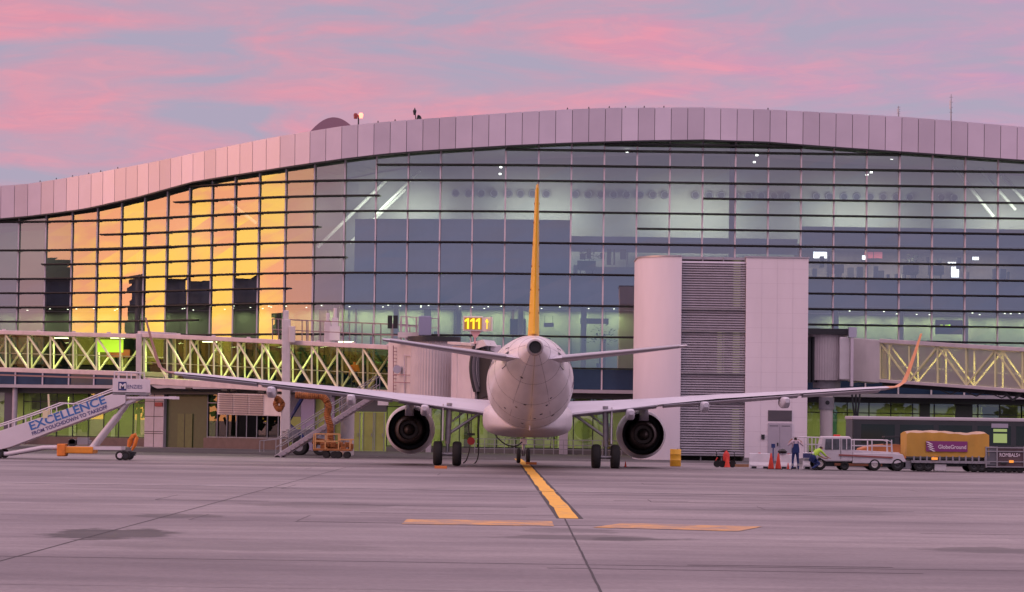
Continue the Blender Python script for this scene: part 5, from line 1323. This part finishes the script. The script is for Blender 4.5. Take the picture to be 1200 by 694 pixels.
# ------------------------------------------------------------ barriers, cones, barrel
M_bar = mat('barrier_white', (.85, .83, .87), .55, 0, .12, 2)
def barrier(px0, px1, y0, y1, label, Y=130.5):
    a, b = W(px0, y1, Y), W(px1, y0, Y); L = b.x-a.x; x = (a.x+b.x)/2; h = b.z
    B_ = thing('plastic_barrier', label, 'barrier', (x, Y, 0), group='white plastic barriers at the foot of the tower')
    m = MB(); pr = [(-.22, .0), (-.22, .18), (-.13, .34), (-.10, h), (.10, h), (.13, .34), (.22, .18), (.22, 0)]
    m.loft([[Vector((xx, dy, z)) for dy, z in pr] for xx in (-L/2, -L/2+.05, L/2-.05, L/2)]); m.build('body', M_bar, B_, bev=.02)
    m = MB()
    for s in (-1, 1): m.box(s*L*.28-.12, s*L*.28+.12, -.235, -.20, .02, .12)
    m.build('foot_slot', M_dark, B_)
    MB().tube((0, 0, h), (0, 0, h+.03), .06).build('filler_cap', M_red, B_)
    return B_
barrier(878, 902, 531.5, 549, 'leftmost white plastic barrier, standing alone left of the cones')
barrier(914, 934, 532.5, 549.5, 'white plastic barrier between the cones and the standing worker')
b = barrier(941, 962, 530.5, 550, 'white plastic barrier with a navy panel behind the crouching worker', 131.2)
q = W(949, 534.5, 131.2); MB().box(q.x-.36, q.x+.34, 131.2-.14, 131.2-.12, q.z-.13, q.z+.13).build('navy_panel', mat('navy_panel', (.06, .07, .20), .5), b, True)
text('lettering', 'EKO', MATS['letter_pale'], b, facing((q.x-.3, 131.2-.145, q.z-.09)), .24, .003, True, .5) if False else None
CONE = None
def cone(px, py, h, label, Y=129.3):
    global CONE
    p = W(px, py, Y); x = p.x
    loc = (x, Y, 0)
    if CONE is None:
        c = thing('traffic_cone', label, 'traffic cone', loc, group='orange traffic cones near the tower')
        MB().lathe([(0, .15), (.02, .15), (.72, .035), (.74, .02), (.74, 0)], (0, 0, .03), (0, 0, 1), 20).build('body', mat('cone_red', (.75, .06, .03), .5, 0, .1, 4), c, False, 40)
        MB().box(-.2, .2, -.2, .2, 0, .035).build('base', M_rubber, c, bev=.01)
        CONE = c
    else:
        c = copy_tree(CONE); c.location = loc; c['label'] = label
    s = h/.77; c.scale = (s if s < 1 else 1, s if s < 1 else 1, s); return c
cone(903.5, 548, .80, 'red traffic cone beside the leftmost white barrier')
cone(912, 548, .80, 'red traffic cone just left of the second white barrier')
cone(923.5, 549, .34, 'short red cone at the feet of the standing worker')
cone(733, 546, .30, 'small red-orange cone behind the right main wheels')
p = W(791.5, 545, 134); BL = thing('yellow_barrel', 'yellow barrel standing at the foot of the tower by the right engine', 'barrel', (p.x, 134, 0))
MB().lathe([(0, 0), (0, .27), (.02, .285), (.29, .28), (.31, .295), (.33, .28), (.60, .28), (.62, .295), (.64, .28), (.86, .285), (.88, .27), (.87, .24), (.86, 0)], (0, 0, 0.01), (0, 0, 1), 32).build('body', M_yellow, BL, False, 40)
MB().tube((.1, -.1, .87), (.1, -.1, .91), .035).build('bung', M_dark, BL, False, 40)
# extinguisher trolley
q = W(851, 546, 133); FX = thing('extinguisher_trolley', 'red fire extinguisher trolley with a cone at the louvred wall', 'extinguisher', (q.x, 133, 0))
m = MB(); m.lathe([(0, 0), (0, .17), (.55, .17), (.66, .1), (.72, .04), (.76, .04), (.76, 0)], (q.x, 133, .12), (0, 0, 1), 20); m.build('cylinder', M_red, FX, True, 40)
m = MB(); m.path([(q.x-.5, 133, .15), (q.x-.5, 133, .8), (q.x-.1, 133, .85), (q.x+.4, 133, .8), (q.x+.45, 133, .2)], .03, 8); m.build('frame', M_dark, FX, True, 50)
for dx in (-.48, -.22, .3): MB().lathe([(-.04, 0), (-.05, .18), (.05, .18), (.04, 0)], (q.x+dx, 132.8, .185), (0, 1, 0), 18).build('wheel', M_rubber, FX, True, 40)
MB().lathe([(0, .16), (.5, .03), (.5, 0)], (q.x+.02, 132.6, .02), (0, 0, 1), 16).build('warning_cone', MATS['cone_red'], FX, True, 40)
m = MB(); m.path([(q.x-.45, 132.9, .5), (q.x-.6, 132.9, .25), (q.x-.35, 132.9, .08), (q.x+.1, 132.8, .12)], .035); m.build('hose', M_red, FX, True, 50)
q0, q1 = W(862, 545.5, 132), W(886, 544.5, 132)
tag(MB().beam((q0.x, 132, .12), (q1.x, 132.4, .12), .14).build('wooden_beam', mat('wood_beam', (.35, .18, .09), .7, 0, .2, 4)), 'orange-brown wooden beam lying between trolley and barriers', 'beam')
for px, lab in ((917, 'black bag lying on top of the white barrier'),):
    q = W(px, 530.5, 130.5); tag(MB().lathe([(0, 0), (0, .2), (.12, .24), (.22, .12), (.25, 0)], (q.x, 130.5, q.z-.05), (0, 0, 1), 14).build('black_bag', M_black, None, False, 60), lab, 'bag')
q = W(906, 531, 131); tag(MB().tube((q.x, 131, 0), (q.x, 131, 1.1), .03).cbox((q.x, 131, 1.15), .18, .18, .2).build('post_light', M_blue), 'small dark lamp post behind the cones', 'lamp post')
# ------------------------------------------------------------ roof fittings
def roof_point(px, py): p = at(u_of(px), OFF-1.2); return W(px, py, p.y)
q = roof_point(385, 152); DM = MB(); n = 24; q0, q1 = roof_point(352, 157), roof_point(421, 150)
prof = [Vector((q0.x+(q1.x-q0.x)*t, 0, q0.z-.5+(q1.z-q0.z)*t+1.75*math.sin(math.pi*t)**.8)) for t in [i/24 for i in range(25)]]
y0 = at(u_of(385), -3).y
o = DM.prism([Vector((v.x, y0, v.z)) for v in prof]+[Vector((q1.x, y0, q1.z-2)), Vector((q0.x, y0, q0.z-2))], (0, 9, 0)).build('roof_vault', mat('vault_pink', (.24, .13, .19), .5), T, True, 30)
def roof_thing(name, label, cat, px, pts_fn):
    q = roof_point(px, interp(TOP, px)); q.z -= .1
    r_ = thing(name, label, cat, tuple(q)); pts_fn(r_, q); return r_
def lamp_a(r_, q):
    MB().tube(q, q+Vector((0, 0, .75)), .05).build('mast', M_dark, r_, True, 40)
    MB().lathe([(0, 0), (0, .12), (.28, .16), (.38, .1), (.4, 0)], q+Vector((-.2, 0, .5)), (0, 0, 1), 16).build('lamp_dark', mat('lamp_maroon', (.25, .03, .03), .4), r_, True, 40)
    MB().lathe([(0, 0), (0, .12), (.26, .16), (.36, .1), (.38, 0)], q+Vector((.17, 0, .55)), (0, 0, 1), 16).build('lamp_lit', mat('obstruction_red', (1, .2, .1), .4, emit=(1, .25, .16), es=2.2), r_, True, 40)
roof_thing('obstruction_light', 'red obstruction light glowing on the roof edge beside the low vault', 'roof light', 420, lamp_a)
def mast_b(r_, q):
    MB().tube(q, q+Vector((-.1, 0, .9)), .035).build('mast', M_dark, r_, True, 40)
    MB().lathe([(-.3, 0), (-.3, .07), (0, .13), (.12, .05), (.12, 0)], q+Vector((-.1, 0, .7)), (0, 0, 1), 12).build('siren', M_dark, r_, True, 40)
    MB().lathe([(0, .05), (.25, .2), (.25, .16), (.05, .0)], q+Vector((.08, 0, .12)), (.6, -.6, .4), 14).build('horn', M_dark, r_, True, 40)
roof_thing('roof_camera', 'small dark camera mast on the roof right of the red light', 'camera mast', 487.5, mast_b)
def mast_c(h):
    def f(r_, q):
        m = MB(); m.tube(q, q+Vector((0, 0, h)), .05, .02); 
        for k in range(4): m.beam(q+Vector((-.12, 0, h*(.35+.18*k))), q+Vector((.12, 0, h*(.35+.18*k))), .025)
        m.build('mast', M_grey, r_, True, 40)
        MB().cbox(q+Vector((-.06, 0, h*.62)), .1, .1, h*.3).build('antenna_panel', M_white, r_, True)
    return f
roof_thing('aerial_mast', 'tall thin aerial mast on the right end of the roof', 'aerial', 1114.5, mast_c(1.95))
roof_thing('aerial_mast', 'short aerial on the roof left of the tall aerial mast', 'aerial', 1053, mast_c(.85))
for k, px in enumerate((47, 66, 85, 104, 118, 138, 443, 463, 665, 690, 714, 733, 755, 778, 900)):
    q = roof_point(px, interp(TOP, px)); MB().tube(q-Vector((0, 0, .1)), q+Vector((0, 0, .12)), .06, .03).build('roof_anchor', M_dark, T, True)
# ------------------------------------------------------------ things inside the terminal
def inside(px, py, off): p = at(u_of(px), -off); return W(px, py, p.y)
M_scr = mat('screen_lit', (.8, .8, .9), .4, emit=(.85, .9, 1), es=1.6)
for px, py, w_, h_, lab in ((961, 299, .95, .45, 'bright white screen in the upper lounge nearest the tower'), (1118, 309, .9, .2, 'wide lit screen above the tall one in the upper lounge'),
                            (1119, 319, .55, .75, 'tall bright screen in the upper lounge'), (1143, 303, .45, .22, 'small lit screen right of the tall bright screen'), (1013, 302, .35, .3, 'small white screen left of the red boards in the lounge')):
    q = inside(px, py, 4.5); s = thing('information_screen', lab, 'screen', tuple(q)); 
    b = MB().cbox(q, w_+.1, .1, h_+.1).build('casing', M_black, s, True); MB().box(q.x-w_/2, q.x+w_/2, q.y-.08, q.y-.06, q.z-h_/2, q.z+h_/2).build('display', M_scr, s, True)
for px in (1018, 1029):
    q = inside(px, 299, 4.6); tag(MB().cbox(q, .6, .06, .45).build('red_board', mat('board_red', (.5, .10, .12), .5, emit=(.5, .1, .14), es=.5)), 'red advertising board in the lounge, %s of the pair' % ('left' if px < 1020 else 'right'), 'board')
q = inside(1112, 383.5, 3.5); s = thing('hanging_sign', 'dark hanging wayfinding sign with yellow-green pictograms above the right bridge', 'sign', tuple(q))
MB().cbox(q, 1.9, .1, 1.0).build('sign_board', mat('sign_dark', (.03, .05, .08), .5), s, True)
m = MB()
for dx, w_ in ((-.62, .18), (-.28, .34), (-.02, .12)): m.box(q.x+dx, q.x+dx+w_, q.y-.08, q.y-.06, q.z-.02, q.z+.16)
m.build('pictogram', mat('picto_green', (.6, .9, .1), .5, emit=(.7, 1, .1), es=1.0), s, True)
for px, py, w_, h_, lab in ((696.5, 376.5, 2.0, .38, 'long dark sign hanging in the hall left of the tower'), (607, 383, 1.1, 1.1, 'black square board in the hall behind the tail fin'), (643, 381, .7, .3, 'small dim sign right of the tail fin')):
    q = inside(px, py, 3.5); s = thing('hanging_sign', lab, 'sign', tuple(q))
    MB().cbox(q, w_, .12, h_).build('sign_board', mat('sign_maroon', (.06, .035, .055), .5) if h_ < 1 and w_ > 1 else (M_black if h_ > 1 else MATS['lamp_grey']), s, True)
    m = MB()
    for s2 in (-1, 1): m.beam(q+Vector((s2*w_*.4, 0, h_/2)), q+Vector((s2*w_*.4, 0, h_/2+.5)), .03)
    m.build('hanger', M_dark, s, True)
M_leaf = mat('plant_leaf', (.035, .07, .025), .6, 0, .4, 6)
def plant(px, py, off, h, lab, zf, grp):
    q = at(u_of(px), -off); p = Vector((W(px, py, q.y).x, q.y, zf))
    s = thing('potted_plant', lab, 'plant', tuple(p), group=grp)
    MB().lathe([(0, 0), (0, .18), (.4, .26), (.4, .2), (.35, 0)], p, (0, 0, 1), 14).build('pot', M_grey, s, True, 40)
    MB().tube(p+Vector((0, 0, .3)), p+Vector((.05, 0, h*.6)), .04, .02).build('stem', mat('stem_brown', (.08, .05, .03), .8), s, True, 40)
    m = MB(); rg = random.Random(px)
    for k in range(170):
        a, e_, rr = rg.uniform(0, 6.3), rg.uniform(-.3, 1.4), rg.uniform(.15, .75)*h*.42
        c = p+Vector((.05, 0, h*.6))+Vector((math.cos(a)*math.cos(e_), math.sin(a)*math.cos(e_), math.sin(e_)))*rr
        d = Vector((math.cos(a+rg.uniform(-.6, .6)), math.sin(a), rg.uniform(-.5, .7))).normalized()*rg.uniform(.14, .3); sd_ = d.cross(Vector((rg.random()-.5, rg.random()-.5, 1))).normalized()*.05
        m.add([c, c+d*.5+sd_, c+d, c+d*.5-sd_], [(0, 1, 2, 3)])
    m.build('leaves', M_leaf, s, True)
plant(703, 400, 2.2, 3.4, 'tall leafy plant in the hall left of the tower', TZ1, 'potted plants inside the terminal')
plant(690, 300, 3.0, 2.2, 'bushy plant in the upper lounge right of the tail fin', 12.46, 'potted plants inside the terminal')
plant(1070, 300, 3.0, 2.1, 'plant between the boards and screens of the upper lounge', 12.46, 'potted plants inside the terminal')
plant(596, 515, 1.6, 1.9, 'green plant behind the ground glass left of the nose wheel', 0, 'potted plants inside the terminal')
plant(645, 515, 1.6, 1.8, 'green plant behind the ground glass right of the nose wheel', 0, 'potted plants inside the terminal')
def seats(px0, px1, off, zf, n, lab):
    a, b = at(u_of(px0), -off), at(u_of(px1), -off)
    s = thing('seat_row', lab, 'seats', ((a.x+b.x)/2, (a.y+b.y)/2, zf), group='rows of seats in the upper lounge')
    MB().beam((a.x, a.y, zf+.35), (b.x, b.y, zf+.35), .08).build('beam', M_dark, s, True)
    for k in range(n):
        f = (k+.5)/n; c = Vector((a.x+(b.x-a.x)*f, a.y+(b.y-a.y)*f, zf))
        MB().cbox(c+Vector((0, 0, .42)), .5, .5, .08).build('seat', M_black, s, True, bev=.03); MB().cbox(c+Vector((0, -.25, .72)), .5, .08, .55).build('backrest', M_black, s, True, bev=.03)
    m = MB()
    for f in (.1, .9): c = Vector((a.x+(b.x-a.x)*f, a.y+(b.y-a.y)*f, zf)); m.beam(c, c+Vector((0, 0, .35)), .08)
    m.build('leg', M_dark, s, True)
seats(1063, 1078, 1.6, 12.46, 3, 'dark seats in the lounge below the plant')
seats(1092, 1108, 1.6, 12.46, 3, 'dark seats in the lounge just left of the tall bright screen')
seats(975, 990, 1.8, 12.46, 3, 'dark seats in the lounge below the red boards')
seats(678, 696, 1.8, 12.46, 4, 'dark seats in the lounge under the bushy plant')
# ------------------------------------------------------------ people
def person(loc, J, scale, yaw, cols, label, extra=None):
    """J: joint -> local position for a 1.75 m figure (x right, y forward, z up)"""
    skin, shirt, trou, shoe, hair = cols
    o = thing('person', None, None)  # placeholder for the frame
    bpy.data.objects.remove(o)
    chain = [('pelvis', 'waist'), ('waist', 'chest'), ('chest', 'neck'), ('neck', 'head0'), ('head0', 'head1')]
    rad = dict(pelvis=.15, waist=.135, chest=.155, neck=.06, head0=.075, head1=.085)
    for s in 'LR':
        chain += [('pelvis', 'hip'+s), ('hip'+s, 'knee'+s), ('knee'+s, 'ankle'+s), ('ankle'+s, 'toe'+s), ('chest', 'sh'+s), ('sh'+s, 'el'+s), ('el'+s, 'wr'+s), ('wr'+s, 'pm'+s)]
        for a, b in (('hip', .095), ('knee', .062), ('ankle', .045), ('toe', .035), ('sh', .068), ('el', .045), ('wr', .03), ('pm', .034)): rad[a+s] = b
        w_, p_ = Vector(J['wr'+s]), Vector(J['pm'+s]); d = (p_-w_).normalized(); sd_ = d.cross(Vector((0, 1, .3))).normalized()
        for k, (sp, ln) in enumerate(((-1.5, .070), (-.5, .080), (.5, .076), (1.5, .062))):
            J['f%d%s' % (k, s)] = tuple(p_+sd_*sp*.019+d*.035); J['g%d%s' % (k, s)] = tuple(p_+sd_*sp*.022+d*(.035+ln)+Vector((0, .02, 0)))
            chain += [('pm'+s, 'f%d%s' % (k, s)), ('f%d%s' % (k, s), 'g%d%s' % (k, s))]; rad['f%d%s' % (k, s)] = .010; rad['g%d%s' % (k, s)] = .008
        J['t'+s] = tuple(w_+(p_-w_)*.5+sd_*-.055); chain.append(('wr'+s, 't'+s)); rad['t'+s] = .010
    names = list(rad); idx = {k: i for i, k in enumerate(names)}
    me = bpy.data.meshes.new('person'); me.from_pydata([J[k] for k in names], [(idx[a], idx[b]) for a, b in chain], [])
    t = bpy.data.objects.new('tmp_body', me); C.objects.link(t)
    sm = t.modifiers.new('s', 'SKIN'); t.modifiers.new('u', 'SUBSURF').levels = 2
    for k, v in zip(names, me.skin_vertices[0].data): v.radius = (rad[k]*(1.25 if k in ('chest', 'waist', 'pelvis') else 1), rad[k]); v.use_root = (k == 'pelvis')
    bpy.context.view_layer.update()
    body = bpy.data.meshes.new_from_object(t.evaluated_get(bpy.context.evaluated_depsgraph_get())); bpy.data.objects.remove(t)
    # face: nose, eyes, ears pulled into the same mesh
    bm = bmesh.new(); bm.from_mesh(body)
    hd, hu = Vector(J['head1']), (Vector(J['head1'])-Vector(J['head0'])).normalized()
    fwd = Vector(J.get('look', (0, 1, 0))).normalized(); fwd = (fwd-hu*fwd.dot(hu)).normalized(); rt = fwd.cross(hu)
    for c_, r_ in ((hd+fwd*.095-hu*.02, .018), (hd+rt*.088-hu*.01, .022), (hd-rt*.088-hu*.01, .022), (hd+fwd*.082+rt*.032+hu*.015, .010), (hd+fwd*.082-rt*.032+hu*.015, .010), (hd+fwd*.083-hu*.055, .014)):
        bmesh.ops.create_icosphere(bm, subdivisions=1, radius=r_, matrix=Matrix.Translation(c_))
    bm.to_mesh(body); bm.free()
    segs = [(Vector(J[a]), Vector(J[b]), a, b) for a, b in chain]
    def region(c):
        best, nm = 9, None
        for a, b, na, nb in segs:
            d = b-a; t_ = max(0, min(1, (c-a).dot(d)/d.length_squared)); q = (c-(a+d*t_)).length
            if q < best: best, nm = q, (na, nb, t_)
        a, b, t_ = nm
        if 'head' in a or 'head' in b or a[0] in 'fg' or b[0] in 'fgt' and b[:2] != 'to' or b.startswith('pm'): return 0
        if b.startswith('wr'): return 0 if t_ > .35 else 1
        if a.startswith('sh') or b.startswith('el') or b.startswith('sh'): return 1
        if b.startswith('toe'): return 3
        if a in ('chest', 'waist') or b == 'chest': return 1
        return 2
    for m_ in (skin, shirt, trou, shoe, hair): body.materials.append(m_)
    for p in body.polygons:
        p.material_index = region(p.center); p.use_smooth = True
        dh = p.center-hd
        if p.material_index == 0 and dh.length < .16 and (dh.dot(hu) > .035 or dh.dot(fwd) < -.01) and dh.dot(fwd) < .07: p.material_index = 4
    o = bpy.data.objects.new('person', body); C.objects.link(o)
    o.location = loc; o.rotation_euler = (0, 0, yaw); o.scale = (scale,)*3
    tag(o, label, 'person'); MW[o.name] = Matrix()
    return o
M_skin = mat('skin', (.42, .23, .16), .55); M_hair = mat('hair_dark', (.03, .02, .015), .7); M_boot = mat('boot', (.02, .02, .022), .6)
M_shirt = mat('shirt_pink', (.62, .48, .55), .8, 0, .1, 8); M_over = mat('overall_navy', (.025, .045, .17), .8, 0, .2, 6); M_hivis = mat('hivis_yellow', (.45, .75, .06), .7, 0, .1, 6)
M_hivo = mat('hivis_orange', (.95, .24, .02), .7); M_trd = mat('trousers_dark', (.02, .03, .03), .8); M_refl = mat('reflective_band', (.55, .55, .58), .3)
stand = dict(pelvis=(0, 0, .93), waist=(0, -.01, 1.08), chest=(0, 0, 1.33), neck=(0, .01, 1.49), head0=(0, .02, 1.56), head1=(0, .03, 1.65),
             hipL=(-.10, 0, .88), kneeL=(-.13, .02, .48), ankleL=(-.15, -.02, .09), toeL=(-.18, .14, .04), hipR=(.10, 0, .88), kneeR=(.13, .02, .48), ankleR=(.15, -.02, .09), toeR=(.18, .14, .04),
             shL=(-.19, 0, 1.42), elL=(-.38, .02, 1.22), wrL=(-.27, .12, 1.44), pmL=(-.20, .13, 1.50), shR=(.19, 0, 1.42), elR=(.40, .02, 1.20), wrR=(.32, .12, 1.42), pmR=(.24, .13, 1.47))
q = W(932, 551, 128.2)
p = person((q.x, 128.2, .0), dict(stand), .98, R(8), (M_skin, M_shirt, M_over, M_boot, M_hair), 'person standing in navy overalls and pink shirt with hands raised to the head')
m = MB(); m.loft([[Vector((x*w_, y*d_, z)) for x, y in ((-1, -1), (1, -1), (1, 1), (-1, 1))] for w_, d_, z in ((.17, .15, .86), (.165, .15, 1.05), (.13, .155, 1.25), (.11, .15, 1.32))])
for s in (-1, 1): m.path([(s*.10, -.15, 1.30), (s*.11, -.13, 1.40), (s*.10, 0, 1.47), (s*.10, .12, 1.40), (s*.10, .16, 1.28)], .02, 6)
o = m.build('overall_bib', M_over, None, bev=.03); o.parent = p
m = MB()
for s in (-1, 1):
    for z in (.22, .28): m.tube((s*.145, -.01, z), (s*.145, -.01, z+.035), .072, n=14)
o = m.build('reflective_band', M_refl, None, False, 40); o.parent = p
crouch = dict(pelvis=(0, -.22, .50), waist=(0, -.14, .64), chest=(0, .08, .82), neck=(0, .20, .93), head0=(0, .25, .97), head1=(0, .31, 1.03), look=(0, .8, -.5),
              hipL=(-.11, -.20, .46), kneeL=(-.16, .18, .50), ankleL=(-.15, .02, .09), toeL=(-.17, .18, .04), hipR=(.11, -.2, .46), kneeR=(.16, .12, .30), ankleR=(.15, -.28, .10), toeR=(.15, -.12, .04),
              shL=(-.18, .12, .88), elL=(-.22, .30, .66), wrL=(-.14, .48, .55), pmL=(-.12, .55, .53), shR=(.18, .12, .88), elR=(.24, .32, .68), wrR=(.16, .50, .58), pmR=(.14, .57, .56))
q = W(956, 551, 128.0)
p2 = person((q.x, 128.05, 0), dict(crouch), 1.12, R(-65), (M_skin, M_hivis, M_over, M_boot, M_hair), 'person crouching in a yellow vest and navy trousers at the loader wheel')
m = MB(); m.path([(0, -.10, .80-.2), (0, -.02, .86-.2)], .19, 14); o = m.build('reflective_band', M_refl, None, False, 60); o.parent = p2
walk = dict(stand); walk.update(elL=(-.27, -.04, 1.17), wrL=(-.28, .06, .95), pmL=(-.28, .08, .88), elR=(.27, .02, 1.17), wrR=(.27, .12, .96), pmR=(.27, .15, .89), kneeL=(-.11, .10, .49), ankleL=(-.11, -.02, .09), toeL=(-.11, .14, .04), ankleR=(.11, -.16, .10), toeR=(.11, 0, .04))
q = B1(408, 457.5, .55)
person((q.x, q.y, B1(413, 457.5, .1).z-.02), walk, 1.04, R(20), (M_skin, M_hivo, M_trd, M_boot, M_hivo), 'person in an orange jacket standing inside the boarding bridge')
# ------------------------------------------------------------ airfield buildings on the sunset side, seen mirrored in the curved glass
M_far = mat('far_concrete', (.10, .09, .09), .9, 0, .2, .1)
def block(x, y, sx, sy, h, lab, tower=False):
    b = thing('airfield_building', lab, 'building', (x, y, 0))
    MB().box(-sx/2, sx/2, -sy/2, sy/2, 0, h).build('wall', M_far, b)
    MB().box(-sx/2-.3, sx/2+.3, -sy/2-.3, sy/2+.3, h, h+.5).build('roof', M_dark, b)
    for k in range(int(sy//6)): MB().box(sx/2, sx/2+.05, -sy/2+1.5+k*6, -sy/2+5+k*6, h*.5, h*.75).build('window', M_span, b)
    if tower: MB().tube((0, 0, h), (0, 0, h+6), 2, 2.6, 14).build('lookout', M_far, b)
block(-150, 152, 16, 9, 19, 'dark hangar block across the apron, mirrored in the curved glass')
block(-135, 118, 14, 7, 15, 'dark office block with a lookout, mirrored in the curved glass', True)
block(-128, 178, 12, 5, 17, 'narrow dark service block near the terminal end')
block(-140, 92, 20, 14, 8, 'low dark hangar beyond the apron')

M_wood = mat('far_wood', (.022, .03, .014), .9, 0, .5, .4)
rg = random.Random(21); m = MB()
for k in range(150):
    a = R(150+k*1.42)+rg.uniform(-.01, .01); rad = 185+rg.uniform(-12, 12)
    cx_, cy_ = rad*math.cos(a), 70+rad*math.sin(a)
    h = rg.uniform(6.5, 12.5) if k < 70 else rg.uniform(5, 9)
    m.tube((cx_, cy_, 0), (cx_, cy_, h*.6), .3, .15, 6, False)
    for q in range(95):
        d = Vector((rg.gauss(0, 1), rg.gauss(0, 1), rg.gauss(0, 1))).normalized()*rg.uniform(.3, 1)
        c = Vector((cx_+d.x*h*.42, cy_+d.y*h*.42, h*.54+d.z*h*.46)); e1 = Vector((rg.uniform(-1, 1), rg.uniform(-1, 1), rg.uniform(-1, 1))).normalized()*rg.uniform(.5, 1.1)
        e2 = e1.cross(Vector((rg.random(), rg.random(), rg.random()))).normalized()*rg.uniform(.4, .8); m.add([c-e1, c-e2, c+e1, c+e2], [(0, 1, 2, 3)])
tag(m.build('distant_woods', M_wood, recalc=False), 'dark far-off belt of trees round the airfield, mirrored low in the glass', 'woods', None, 'stuff')
